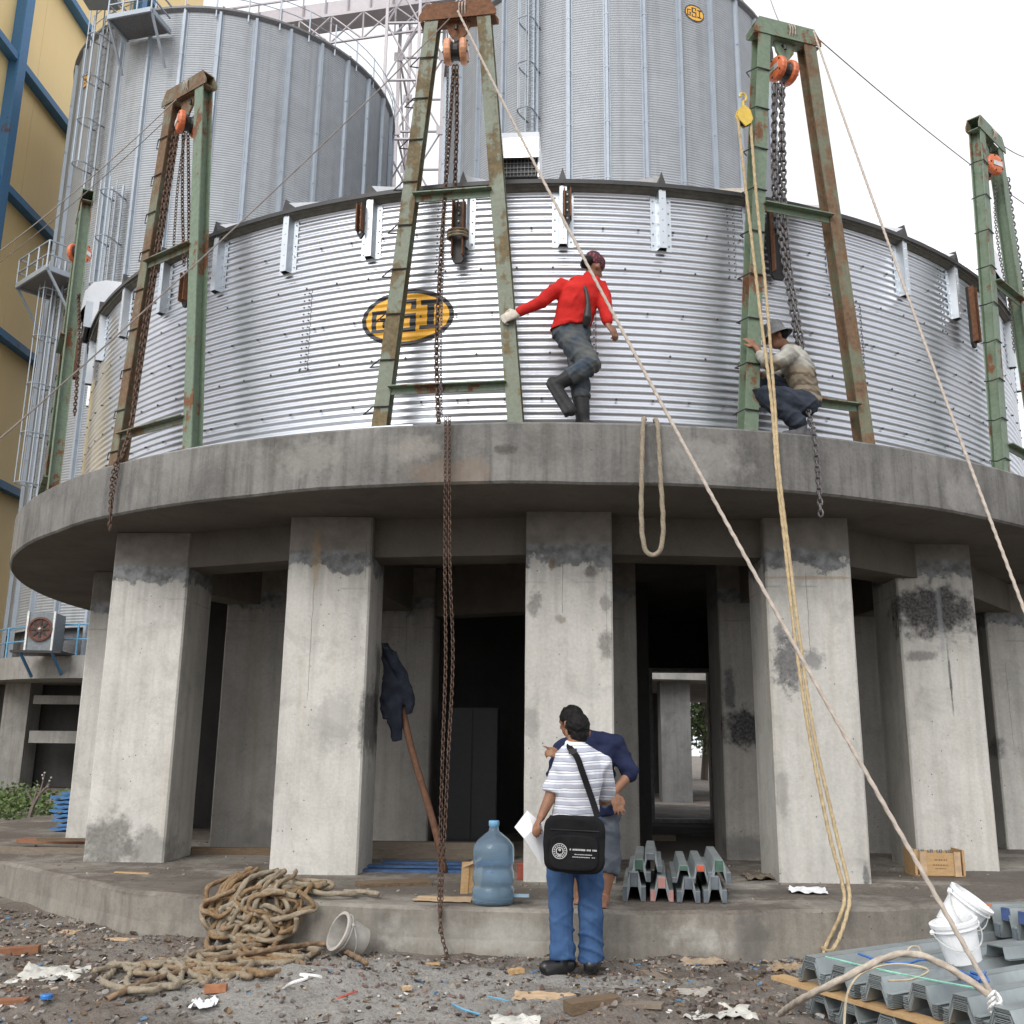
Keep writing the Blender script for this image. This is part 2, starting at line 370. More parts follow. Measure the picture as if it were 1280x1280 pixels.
m = NT('litter'); cc = m.sep(m.vor(17, out='Color')); c = m.mix(m.step(cc[0], 0.3, 0.32), (0.18, 0.115, 0.065), (0.05, 0.034, 0.025))
c = m.mix(m.step(cc[1], 0.80, 0.82), c, (0.34, 0.27, 0.20)); c = m.mix(m.step(cc[2], 0.91, 0.93), c, (0.62, 0.60, 0.57)); c = m.mix(m.step(cc[1], 0.03, 0.05), (0.10, 0.22, 0.36), c); M_LITTER = m.out(c, 0.9)
rnd = random.Random(12); b = MB()
for k in range(5200):
    x, y, ok = strip(rnd)
    if not ok or (rnd.random() < 0.55 and not (0.3 < x < 2.4 or x < -2.2)): continue
    L = rnd.uniform(0.006, 0.03); a = rnd.random()*6.28; t = Vector((cos(a), sin(a), rnd.uniform(-.35, .35))); n_ = Vector((-sin(a), cos(a), rnd.uniform(-.4, .4)))
    b.obox((x, y, gh(x, y)+rnd.uniform(-0.004, 0.014)), t*L, n_*L*rnd.uniform(.12, .6), Vector((0, 0, 1))*rnd.uniform(.0015, .006))
tag(b.build('litter', M_LITTER), 'wood chips, scraps of paper and plastic trodden into the dirt', 'litter', kind='stuff')

def on_plinth(rnd):
    a = radians(rnd.uniform(-55, 55)); R = rnd.uniform(5.2, 8.0); return R*sin(a), -R*cos(a), rnd.random() < .35+.65*(mnoise.noise(Vector((sin(a)*R*1.2, cos(a)*R*1.2, 4))) > .02)
_gh = gh; gh = lambda x, y: 0.317
tag(rocks('grit', 1900, on_plinth, (0.003, 0.02), M_STONE, .6, seed=8), 'loose grit and crumbs of mortar scattered over the plinth floor', 'grit', kind='stuff')
gh = _gh

# ================================================================== CONCRETE BASE OF THE NEW BIN
LT, DK = (0.62, 0.605, 0.565), (0.47, 0.455, 0.42)
def cp(x, y, Y): return tuple(at_y(x, y, Y))
BLK = (0.022, 0.022, 0.024)
COLS = [  # centre x, y, stains
    (-4.17, -5.20, [(cp(135, 1055, -5.6), (0.28, 0.5, 0.26), (0.12, 0.115, 0.105), 0.8, 7), (cp(185, 1062, -5.6), (0.22, 0.5, 0.2), (0.15, 0.145, 0.135), 0.6, 9)]),
    (-2.10, -5.98, [(cp(462, 900, -6.0), (0.05, 0.5, 0.32), BLK, 0.7, 9), (cp(418, 900, -6.4), (0.18, .4, 0.25), (0.2, 0.2, 0.19), 0.35, 22), (cp(395, 700, -6.4), (0.04, .3, 0.25), (0.32, 0.22, 0.11), 0.5, 8)]),
    (0.22, -6.25, [(cp(668, 755, -6.66), (0.06, .3, 0.12), (0.14, 0.13, 0.12), .7, 11), (cp(757, 805, -6.66), (0.06, .3, 0.13), (0.16, 0.15, 0.14), .8, 11), (cp(740, 715, -6.66), (0.07, .3, 0.05), (0.13, 0.12, 0.11), .8, 14), (cp(757, 755, -6.66), (0.045, .3, 0.08), (0.2, 0.19, 0.18), .7, 12), (cp(700, 775, -6.66), (0.05, .3, 0.04), (0.2, 0.17, 0.14), .7, 14), (cp(664, 905, -6.66), (0.06, .3, 0.16), (0.2, 0.19, 0.18), .6, 14), (cp(690, 703, -6.66), (0.03, .3, 0.06), (0.14, 0.10, 0.06), .8, 14), (cp(760, 925, -6.66), (0.03, .3, 0.05), BLK, .6, 16)]),
    (2.50, -6.02, [(cp(985, 830, -6.43), (0.13, .3, 0.24), (0.085, 0.085, 0.09), .85, 16), (cp(1015, 825, -6.43), (0.10, .3, 0.09), (0.15, 0.15, 0.155), .7, 18), (cp(975, 795, -6.43), (0.05, .3, 0.12), (0.10, 0.10, 0.11), .7, 16), (cp(1083, 1095, -6.43), (0.03, .3, 0.09), (0.08, 0.08, 0.08), .8, 14), (cp(978, 990, -6.43), (0.05, .3, 0.2), (0.18, 0.17, 0.16), .5, 9), (cp(1020, 722, -6.43), (0.5, .3, 0.015), (0.33, 0.24, 0.14), .6, 9)]),
    (4.15, -4.80, [(cp(1166, 765, -5.2), (0.46, .35, 0.26), (0.030, 0.030, 0.032), .93, 9), (cp(1150, 820, -5.2), (0.16, .3, 0.05), (0.14, 0.135, 0.13), .7, 12), (cp(1188, 850, -5.2), (0.012, .3, 0.3), BLK, .8, 5), (cp(1175, 775, -5.2), (0.03, .35, 0.36), (0.35, 0.36, 0.38), .5, 9)]),
    (-5.50, -2.75, []), (6.15, -2.25, [(cp(1240, 935, -2.66), (0.16, .3, 0.14), (0.09, 0.085, 0.08), .7, 8)]),
    # inner rows
    (-3.40, -3.70, [(cp(330, 1045, -4.1), (0.2, .3, 0.15), (0.16, 0.155, 0.15), .6, 8)]), (-1.78, -3.20, []),
    (2.37, -4.10, [(cp(932, 910, -4.5), (0.24, .35, 0.20), (0.018, 0.018, 0.02), .95, 9), (cp(912, 865, -4.5), (0.06, .3, 0.22), (0.06, 0.062, 0.066), .8, 9), (cp(935, 1060, -4.5), (0.34, .3, 0.15), (0.08, 0.08, 0.08), .6, 8)]),
    (3.95, -3.0, []), (0.62, -4.2, []), (-5.0, -0.7, []), (5.4, 0.1, []),
    # far side
    (-6.3, 0.4, []), (-5.4, 3.2, []), (-3.6, 5.2, []), (-1.2, 6.2, []), (1.25, 6.3, []), (4.55, 4.5, []), (6.3, 0.9, []), (5.9, 2.7, [])]
base = thing('concrete_bin_base', 'round raised concrete base on square columns carrying the new steel bin', 'bin base')
M_FASC = concrete('ring_concrete', (0.24, 0.231, 0.217), (0.095, 0.092, 0.087), streak=0.9, stains=[
    (tuple(at_R(385, 570, RL)), (0.30, .5, 0.16), (0.27, 0.26, 0.235), .6, 7), (tuple(at_R(515, 560, RL)), (0.22, .5, 0.10), (0.27, 0.25, 0.22), .6, 9),
    (tuple(at_R(560, 590, RL)), (0.35, .5, 0.12), (0.19, 0.14, 0.10), .6, 6), (tuple(at_R(1205, 620, RL)), (0.18, .4, 0.2), (0.27, 0.26, 0.25), .7, 7), (tuple(at_R(880, 575, RL)), (0.35, .5, 0.18), (0.27, 0.26, 0.245), .6, 7), (tuple(at_R(632, 562, RL)), (0.10, .3, 0.04), (0.05, 0.045, 0.04), .8, 16)])
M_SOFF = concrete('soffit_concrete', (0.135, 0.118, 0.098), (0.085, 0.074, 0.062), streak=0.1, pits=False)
b = MB(); n = 144                                              # slab: soffit, fascia with a slightly worn edge, top
prof = [(0.0, ZS), (RL-0.02, ZS), (RL, ZS+0.02), (RL, ZL-0.025), (RL-0.03, ZL), (0.0, ZL)]
vs = []
for q, (r, z) in enumerate(prof):
    for i in range(n):
        a = 2*pi*i/n; j = mnoise.noise(Vector((cos(a)*9, sin(a)*9, z*3)))*0.012 if 0 < q < 5 else 0
        vs.append(((r+j)*cos(a), (r+j)*sin(a), z+(j*0.8 if q in (1, 2) else 0)))
fs = [(q*n+i, q*n+(i+1) % n, (q+1)*n+(i+1) % n, (q+1)*n+i) for q in range(5) for i in range(n)]
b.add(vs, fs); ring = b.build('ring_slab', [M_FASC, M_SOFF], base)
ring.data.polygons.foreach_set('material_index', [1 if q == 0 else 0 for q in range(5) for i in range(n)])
for k, (cx, cy, st) in enumerate(COLS):
    b = MB(); h = 0.405; nz = 16; bev = 0.018
    ol = [(-h+bev, -h), (h-bev, -h), (h, -h+bev), (h, h-bev), (h-bev, h), (-h+bev, h), (-h, h-bev), (-h, -h+bev)]
    vs = []
    for j in range(nz+1):
        z = ZP-0.02+(ZS-ZP+0.018)*j/nz
        for x, y in ol:
            e = mnoise.noise(Vector((cx*3+x*4, cy*3+y*4, z*5)))*0.006
            vs.append((cx+x*(1+e), cy+y*(1+e), z))
    b.add(vs, [(j*8+i, j*8+(i+1) % 8, (j+1)*8+(i+1) % 8, (j+1)*8+i) for j in range(nz) for i in range(8)])
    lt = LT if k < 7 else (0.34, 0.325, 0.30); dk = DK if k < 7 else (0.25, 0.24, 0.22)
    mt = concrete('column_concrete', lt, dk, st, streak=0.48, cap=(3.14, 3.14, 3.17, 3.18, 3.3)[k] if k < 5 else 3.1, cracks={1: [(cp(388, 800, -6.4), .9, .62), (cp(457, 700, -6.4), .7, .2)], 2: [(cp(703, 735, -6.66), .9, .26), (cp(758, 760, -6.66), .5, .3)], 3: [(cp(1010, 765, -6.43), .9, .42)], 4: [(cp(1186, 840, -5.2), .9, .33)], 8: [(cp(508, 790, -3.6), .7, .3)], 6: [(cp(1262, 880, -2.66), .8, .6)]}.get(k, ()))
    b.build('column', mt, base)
def cbeam(i, j, w=0.42, zb=3.28):
    a, c_ = Vector((COLS[i][0], COLS[i][1], (zb+ZS)/2+0.003)), Vector((COLS[j][0], COLS[j][1], (zb+ZS)/2+0.003)); t = (c_-a).normalized()
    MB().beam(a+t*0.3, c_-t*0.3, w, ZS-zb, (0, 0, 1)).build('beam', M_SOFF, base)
for i, j, ww, zb in [(5, 0, .4, 3.28), (0, 1, .44, 3.275), (1, 2, .44, 3.27), (2, 3, .44, 3.28), (3, 4, .44, 3.275), (4, 6, .4, 3.27), (0, 7, .36, 3.1), (1, 8, .36, 3.1), (2, 11, .36, 3.1), (3, 9, .36, 3.1), (4, 10, .36, 3.1), (7, 8, .3, 3.05), (8, 11, .3, 3.05), (9, 10, .3, 3.05)]: cbeam(i, j, ww, zb)
# plinth: outline measured along its kerb, a straight run on the left and a curve on the right
pl = [(-3.23*1.0, -7.62)]
for a in np.arange(-20, 181, 5): pl.append((8.22*sin(radians(a)), -8.22*cos(radians(a))))
for a in np.arange(186, 291, 6): pl.append((8.3*sin(radians(a)), -8.3*cos(radians(a))))
pl.append((-6.6, -4.52))
fine = []
for (x0, y0), (x1, y1) in zip(pl, pl[1:]+pl[:1]):
    q = max(1, int(math.hypot(x1-x0, y1-y0)/0.12))
    fine += [(x0+(x1-x0)*i/q, y0+(y1-y0)*i/q) for i in range(q)]
n = len(fine); b = MB(); vs = []
for q, (s_, z) in enumerate(((1.004, -0.12), (1.0, 0.1), (1.0, ZP-0.03), (0.996, ZP-0.004), (0.94, ZP))):
    for x, y in fine:
        e = mnoise.noise(Vector((x*3, y*3, z*4)))*0.014+mnoise.noise(Vector((x*11, y*11, z*9)))*0.006
        r = math.hypot(x, y); vs.append((x*(s_+e/r), y*(s_+e/r), z+(e*0.9 if q in (2, 3) else 0)))
vs.append((0, 0, ZP)); L = 4*n
fs = [(q*n+i, q*n+(i+1) % n, (q+1)*n+(i+1) % n, (q+1)*n+i) for q in range(4) for i in range(n)]+[(L+i, L+(i+1) % n, 5*n) for i in range(n)]
b.add(vs, fs)
M_PLIN = concrete('plinth_concrete', (0.30, 0.275, 0.235), (0.17, 0.155, 0.135), streak=0.6, dirt=.85, stains=[
    (tuple(at_z(560, 1175, 0.12)), (0.9, .25, 0.10), (0.35, 0.335, 0.30), .5, 6), (tuple(at_z(870, 1168, 0.12)), (0.32, .25, 0.12), (0.40, 0.385, 0.35), .75, 7), (tuple(at_z(640, 1170, 0.12)), (0.25, .25, 0.12), (0.38, 0.365, 0.33), .6, 7),
    (tuple(at_z(940, 1170, 0.14)), (0.12, .3, 0.2), (0.09, 0.085, 0.08), .6, 7), (tuple(at_z(490, 1170, 0.14)), (0.14, .3, 0.12), (0.36, 0.35, 0.32), .6, 9),
    (tuple(at_z(450, 1160, 0.2)), (0.45, .3, 0.2), (0.10, 0.095, 0.085), .5, 5), (tuple(at_z(1020, 1105, ZP)), (1.2, .5, 0.05), (0.37, 0.35, 0.31), .6, 5), (tuple(at_z(250, 1105, ZP)), (0.9, .5, 0.05), (0.085, 0.072, 0.06), .75, 6), (tuple(at_z(560, 1110, ZP)), (1.0, .5, 0.05), (0.075, 0.062, 0.052), .75, 6), (tuple(at_z(960, 1115, ZP)), (0.9, .16, 0.05), (0.08, 0.072, 0.065), .75, 8), (tuple(at_z(1240, 1095, ZP)), (0.9, .5, 0.05), (0.06, 0.055, 0.05), .7, 8), (tuple(at_z(850, 1060, ZP)), (1.3, 2.0, 0.05), (0.05, 0.047, 0.043), .8, 3)])
b.build('plinth', M_PLIN, base)
# walls added to block light, shade put in their near-black colour; framed way through
M_DARK = concrete('shade_toned_wall', (0.055, 0.052, 0.05), (0.035, 0.033, 0.032), pits=False, streak=0.3)
dl, dr = at_z(815, 1028, ZP), at_z(892, 1028, ZP); dt = at_y(850, 840, dl.y).z
DY = dl.y
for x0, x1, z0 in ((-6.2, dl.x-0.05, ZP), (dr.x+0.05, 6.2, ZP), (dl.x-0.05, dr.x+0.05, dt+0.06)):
    MB().box(x0, x1, DY, DY+0.2, z0-0.003, ZS-0.002).build('added_shade_wall', M_DARK, base)
MB().box(-5.2, 1.18, -1.2, -1.0, ZP-0.003, ZS-0.002).build('added_shade_wall', M_DARK, base)
MB().box(1.18, 1.36, -2.6, DY, ZP-0.003, ZS-0.003).build('added_shade_wall', M_DARK, base)
MB().box(3.02, 3.2, -2.0, DY, ZP-0.003, ZS-0.003).build('added_shade_wall', M_DARK, base)
MB().box(3.2, 5.6, -1.2, -1.0, ZP-0.003, ZS-0.002).build('added_shade_wall', M_DARK, base)
b = MB()
for x in (dl.x, dr.x): b.box(x-0.05, x+0.05, DY-0.03, DY+0.23, ZP, dt+0.06)
b.box(dl.x-0.05, dr.x+0.05, DY-0.032, DY+0.232, dt, dt+0.062).box(dl.x-0.05, dr.x+0.05, DY-0.034, DY+0.2, ZP, ZP+0.06)
b.build('door_frame', plain('frame_grey', (0.34, 0.34, 0.33), 0.5), base)

# ================================================================== CORRUGATED STEEL
PITCH, AMP = 0.0739, 0.0066
SPITCH = 0.1016
def sheet_mesh(name, R, dth, h, mat, na=14, per=8, lap=0.012, amp=AMP, pitch=PITCH):
    b = MB(); rows = int(round(h/pitch*per)); vs = []
    for j in range(rows+1):
        z = h*j/rows; r = R+amp*sin(2*pi*j/per)
        for i in range(na+1):
            a = -dth/2-lap/R+(dth+2*lap/R)*i/na; q = 0.0016*i/na
            vs.append(((r+q)*sin(a), -(r+q)*cos(a), z))
    return b.add(vs, [(j*(na+1)+i, j*(na+1)+i+1, (j+1)*(na+1)+i+1, (j+1)*(na+1)+i) for j in range(rows) for i in range(na)]).mesh(name, mat, True)
def hat_outline(w, d, lip, t=0.004):
    o = [(-w/2-lip, 0), (-w/2, 0), (-w/2+d*0.18, d), (w/2-d*0.18, d), (w/2, 0), (w/2+lip, 0)]
    i = [(x*1.0, y-t) for x, y in reversed(o)]
    i = [(w/2+lip, -t), (w/2-t, -t), (w/2-d*0.18-t, d-t), (-w/2+d*0.18+t, d-t), (-w/2+t, -t), (-w/2-lip, -t)]
    return o+i

# ---- the new bin
M_GALV = steel('new_galvanised', (0.66, 0.685, 0.735), 0.36, 0.97)
M_STIF = steel('stiffener_galvanised', (0.62, 0.66, 0.70), 0.38, 0.9)
M_EAVE = plain('eave_dark', (0.035, 0.033, 0.035), 0.5)
M_WHITE_ROOF = steel('roof_sheet', (0.82, 0.83, 0.85), 0.35, 0.85)
M_BOLT = plain('bolt_dark', (0.10, 0.095, 0.095), 0.5, 0.3)
nbin = thing('steel_grain_bin', 'new low corrugated steel bin with orange oval badge standing on the concrete base', 'grain bin', (0, 0, ZL))
rings = [(0.0, 12*PITCH), (12*PITCH, 12*PITCH), (24*PITCH, 12*PITCH)]
offs = [radians(4.2), radians(-8.5), radians(3.3)]
D15 = radians(24)
for q, ((z0, h), of) in enumerate(zip(rings, offs)):
    me = sheet_mesh('wall_sheet', RD+0.002*q, D15, h, M_GALV, 16, 10)
    for k in range(15):
        inst('wall_sheet', me, nbin, of+k*D15, (0, 0, z0+0.02))
HTOP = 0.02+36*PITCH                                            # 2.66 m of wall
# bolts along the seams, one row object per sheet seam
bv = MB()
for z in np.arange(0.03, 12*PITCH, PITCH):
    for s_ in (-0.03, 0.03): bv.ball(((s_), -RD-0.012, z), 0.009, 6, 3)
lv = []
for j in range(97):
    z = 12*PITCH*j/96; r = RD+AMP*sin(2*pi*j/8)+.0035
    for x in (.046, .052): lv.append((x, -math.sqrt(r*r-x*x), z))
bv.add(lv, [(2*j, 2*j+1, 2*j+3, 2*j+2) for j in range(96)])
me_b = bv.mesh('seam_bolts', M_BOLT)
hb = MB()
for a in np.arange(-11.5, 12, 2.9): hb.ball((RD*sin(radians(a)), -(RD+0.010)*cos(radians(a)), 0), 0.0125, 6, 3)
me_h = hb.mesh('ring_bolts', M_BOLT)
for q, ((z0, h), of) in enumerate(zip(rings, offs)):
    for k in range(15):
        if q: tag(inst('seam_bolts', me_b, nbin, of+(k+0.5)*D15, (0, 0, z0+0.02)), kind='stuff')
        if q: tag(inst('ring_bolts', me_h, nbin, of+k*D15, (0, 0, z0+0.035)), kind='stuff')
        tag(inst('ring_bolts', me_h, nbin, of+k*D15+0.02, (0, 0, z0+0.02+h/2)), kind='stuff')
# short hat stiffeners under the eave and the roof sheets with raised ribs
st = MB(); st.section((0, -RD-0.010, HTOP-0.66), (0, -RD-0.010, HTOP-0.03), [(a, -b_) for a, b_ in hat_outline(0.10, 0.08, 0.055)], (1, 0, 0))
st.v = [(x, y, z) for x, y, z in st.v]
for z in np.arange(HTOP-0.6, HTOP-0.05, 0.12):
    for x in (-0.08, 0.08): st.ball((x, -RD-0.017, z), 0.009, 6, 3)
    st.ball((0.0, -RD-0.089, z), 0.009, 6, 3)
me_s = st.mesh('stiffener', M_STIF)
D45 = radians(8); SL = math.tan(radians(29.5)); A0 = radians(1.3)
rf = MB(); vs = []
for r in (RD+0.10, RD*0.55, 0.3):
    z = HTOP+0.02+(RD-r)*SL
    for i, (fa, up) in enumerate(((-0.5, 0.0), (-0.47, 0.0), (0.47, 0.0), (0.48, 0.15), (0.5, 0.15), (0.5, 0.0))):
        a = fa*D45; vs.append((r*sin(a), -r*cos(a), z+up*min(1, r/2)))
rf.add(vs, [(j*6+i, j*6+i+1, (j+1)*6+i+1, (j+1)*6+i) for j in range(2) for i in range(5)])
rf.mi = 2
e = [(RD-0.01, HTOP-0.055), (RD+0.03, HTOP-0.06), (RD+0.10, HTOP-0.012), (RD+0.105, HTOP+0.016), (RD-0.01, HTOP+0.018)]
vs = []
for i in range(5):
    a = (-0.5+i/4)*D45
    vs += [(r*sin(a), -r*cos(a), z) for r, z in e]
rf.add(vs, [(i*5+j, (i+1)*5+j, (i+1)*5+(j+1) % 5, i*5+(j+1) % 5) for i in range(4) for j in range(5)])
rf.mi = 1
vs = []
for i in range(5):
    a = (-0.5+i/4)*D45
    vs += [((RD+r)*sin(a), -(RD+r)*cos(a), HTOP+z) for r, z in ((.108, -.018), (.116, -.018), (.116, .026), (.108, .026))]
rf.add(vs, [(i*4+j, (i+1)*4+j, (i+1)*4+(j+1) % 4, i*4+(j+1) % 4) for i in range(4) for j in range(4)])
a = 0.492*D45                                                   # dark folded rib end
rf.add([((RD+.112)*sin(a)-.045, -(RD+.112)*cos(a), HTOP), ((RD+.112)*sin(a)+.045, -(RD+.112)*cos(a), HTOP), ((RD+.112)*sin(a), -(RD+.112)*cos(a), HTOP+.155), ((RD-.1)*sin(a)-.03, -(RD-.1)*cos(a), HTOP+.05), ((RD-.1)*sin(a)+.03, -(RD-.1)*cos(a), HTOP+.05), ((RD-.1)*sin(a), -(RD-.1)*cos(a), HTOP+.17)], [(0, 1, 2), (0, 2, 5, 3), (1, 4, 5, 2)])
me_r = rf.mesh('roof_sheet', [M_WHITE_ROOF, M_EAVE, plain('eave_angle', (0.15, 0.145, 0.125), .5, .3)])
for k in range(45):
    inst('stiffener', me_s, nbin, A0+k*D45); inst('roof_sheet', me_r, nbin, A0+(k-0.5)*D45)
def polar_(R, a, z): return Vector((R*sin(a), -R*cos(a), z))
# pale base trim strip resting on the ledge, left side
tr = MB()
for i in range(24):
    a0, a1 = radians(-33+i*1.0), radians(-32+i*1.0)
    tr.hexa([((RD+.40)*sin(a0), -(RD+.40)*cos(a0), .0), ((RD+.60)*sin(a0), -(RD+.60)*cos(a0), .0), ((RD+.60)*sin(a1), -(RD+.60)*cos(a1), .0), ((RD+.40)*sin(a1), -(RD+.40)*cos(a1), .0), ((RD+.40)*sin(a0), -(RD+.40)*cos(a0), .045), ((RD+.60)*sin(a0), -(RD+.60)*cos(a0), .04), ((RD+.60)*sin(a1), -(RD+.60)*cos(a1), .04), ((RD+.40)*sin(a1), -(RD+.40)*cos(a1), .035)])
tr.v = [(x, y, z+ZL) for x, y, z in tr.v]; tag(tr.build('metal_strip', M_STIF, loc=tuple(polar_(7.4, radians(-22), ZL))), 'pale flat metal strip lying along the left of the ledge', 'metal strip')
# roof vents: hooded sheet-metal boxes near the eave
for px, rad, lab, W_, H_ in ((None, 6.55, 'white boxy hooded vent with dark mesh mouth on the front eave', 0.46, 0.50), (-62, 6.75, 'domed grey hooded vent on the left eave beside the post', 0.62, 0.62), (53, 6.62, 'domed pale hooded vent on the right eave by the hoist frame', 0.75, 0.78)):
    p = at_R(642, 420, RD); az = math.atan2(p.x, -p.y) if px is None else radians(px); z = ZL+HTOP+(RD-rad)*SL
    t = thing('roof_vent', lab, 'roof vent', (rad*sin(az), -rad*cos(az), z), az, 'hooded roof vents of the new bin')
    I = INV[t.name]; INV[t.name] = Matrix()                      # parts below are in the vent's own axes (-Y faces out)
    b = MB(); pf = [(.45, -.05), (.45, H_*.55), (.36, H_*.8), (.2, H_*.95), (0, H_), (-.2, H_*.97), (-.36, H_*.86), (-.45, H_*.62), (-.475, H_*.14)]; k = len(pf)
    vs = [(s_*W_/2, y, z) for s_ in (-1, 1) for y, z in pf]
    b.add(vs, [(i, k+i, k+i+1, i+1) for i in range(k-1)])
    for s_ in (-1, 1): b.add([(s_*W_/2, y, z) for y, z in pf]+[(s_*W_/2, -.40, H_*.40), (s_*W_/2, -.40, -.1)], [list(range(k+2))])
    b.build('hood', M_WHITE_ROOF, t, False)
    b = MB()
    b.box(-W_/2+.01, W_/2-.01, -0.40, -0.36, -0.1, H_*0.24)
    b.build('mesh_mouth', M_EAVE, t)
    b = MB()
    for x in np.linspace(-W_/2+.03, W_/2-.03, 12): b.box(x-.003, x+.003, -0.415, -0.40, -0.1, H_*0.55)
    for zz in np.linspace(-.06, H_*0.5, 7): b.box(-W_/2, W_/2, -0.416, -0.402, zz-.003, zz+.003)
    tag(b.build('mesh_screen', plain('screen_grey', (0.2, 0.2, 0.2), .5), t), kind='stuff')
    for s_ in (-1, 1): MB().box(s_*W_/2-.008, s_*W_/2+.008, -0.425, -0.33, -0.12, H_*0.40).build('hood_frame', M_STIF, t)
    INV[t.name] = I

# badge: flat print following the corrugation
LET = [  # letter strokes in badge units (x -1..1 over the oval's half width; y up)
    (-.78, -.67, -.47, .33), (-.78, -.40, .20, .33), (-.78, -.40, -.48, -.34), (-.53, -.40, -.30, .04), (-.59, -.40, -.06, .04),
    (-.31, -.17, .08, .62), (-.31, .19, .50, .65), (.08, .19, .28, .65), (-.31, .19, -.02, .14), (.06, .19, -.52, .14), (-.31, .19, -.52, -.36), (-.31, -.19, -.52, -.16),
    (.29, .73, .40, .57), (.43, .58, -.46, .57), (.27, .71, -.47, -.31)]
def badge(parent, R, phi, z0, a_, b_, step, off, wz=None, base_z=0.0, amp=AMP):
    b = MB(); nx_ = int(2*a_/step); ny_ = int(2*b_/step); idx = {}
    def vid(i, j):
        if (i, j) not in idx:
            x = -a_+i*step; y = -b_+j*step; th = phi+x/R; z = z0+y
            r = R+off+amp*sin(2*pi*(z-base_z)/PITCH); idx[(i, j)] = len(b.v); b.v.append((r*sin(th), -r*cos(th), z))
        return idx[(i, j)]
    for j in range(ny_):
        for i in range(nx_):
            u, v = (-a_+(i+.5)*step)/a_, (-b_+(j+.5)*step)/b_
            if u*u+v*v > 1: continue
            blk = (u/.905)**2+(v/.84)**2 > 1 or any(x0 <= u <= x1 and y0 <= v <= y1 for x0, x1, y0, y1 in LET)
            b.f.append([vid(i, j), vid(i+1, j), vid(i+1, j+1), vid(i, j+1)]); b.m.append(1 if blk else 0)
    return b.build('badge', [M_ORANGE, M_BLACKP], parent, True)
M_ORANGE = plain('badge_orange', (0.78, 0.40, 0.035), 0.42, var=0.06); M_BLACKP = plain('badge_black', (0.022, 0.022, 0.026), 0.42)
p = at_R(509, 397, RD); badge(nbin, RD, math.atan2(p.x, -p.y), p.z, 0.475, 0.295, 0.0042, 0.006, base_z=ZL+0.02)

# ================================================================== THE TWO TALL BINS BEHIND
M_OLD = steel('weathered_galvanised', (0.40, 0.425, 0.455), 0.62, 0.35, var=0.06, streak=0.4)
M_OLDS = steel('weathered_stiffener', (0.40, 0.45, 0.51), 0.6, 0.35)
M_CBASE = concrete('old_base_concrete', (0.36, 0.35, 0.33), (0.22, 0.215, 0.205), streak=0.5)
CL, CC, RS, ZE = Vector((-14.25, 24.9, 0.0)), Vector((2.6, 23.0, 0)), 7.0, 30.0
CC.z = 0.0
NST = 32; DST = 2*pi/NST
RH = 11*SPITCH
me_sil = sheet_mesh('wall_sheet', RS, 2*DST, RH, M_OLD, 10, 6, amp=0.010, pitch=SPITCH)
sm = MB(); sm.section((0, -RS-0.012, 4.4), (0, -RS-0.012, ZE-0.15), [(a, -b_) for a, b_ in hat_outline(0.14, 0.12, 0.055, .006)], (1, 0, 0))
for z in np.arange(5.5, ZE-0.5, RH*2): sm.box(-.07, .07, -RS-.138, -RS-.005, z, z+.05)
me_sst = sm.mesh('stiffener', M_OLDS)
rm = MB()
rm.lathe([(RS+0.14, -0.05), (RS+0.14, 0.02), (RS*0.5, RS*0.5*SL), (0.6, (RS-.6)*SL), (0.6, (RS-.6)*SL+.5), (0, (RS-.6)*SL+.5)], 64)
rm.lathe([(RS-0.02, -0.16), (RS+0.15, -0.052)], 64)
for k in range(NST):
    a = k*DST
    rm.beam(((RS+.1)*sin(a), -(RS+.1)*cos(a), 0.07), (.7*sin(a), -.7*cos(a), (RS-.7)*SL+.1), .06, .1)
me_rf = rm.mesh('roof', [M_OLD]); M_OLDEDGE = plain('old_eave', (0.16, 0.16, 0.17), 0.5)
em = MB().lathe([(RS+.02, -.18), (RS+.155, -.06), (RS+.155, .03)], 64).mesh('eave_edge', M_OLDEDGE)
M_CBASED = concrete('shaded_base_concrete', (0.19, 0.19, 0.185), (0.12, 0.12, 0.118), streak=0.5)  # darker copy of the old base concrete with shade put into its colour
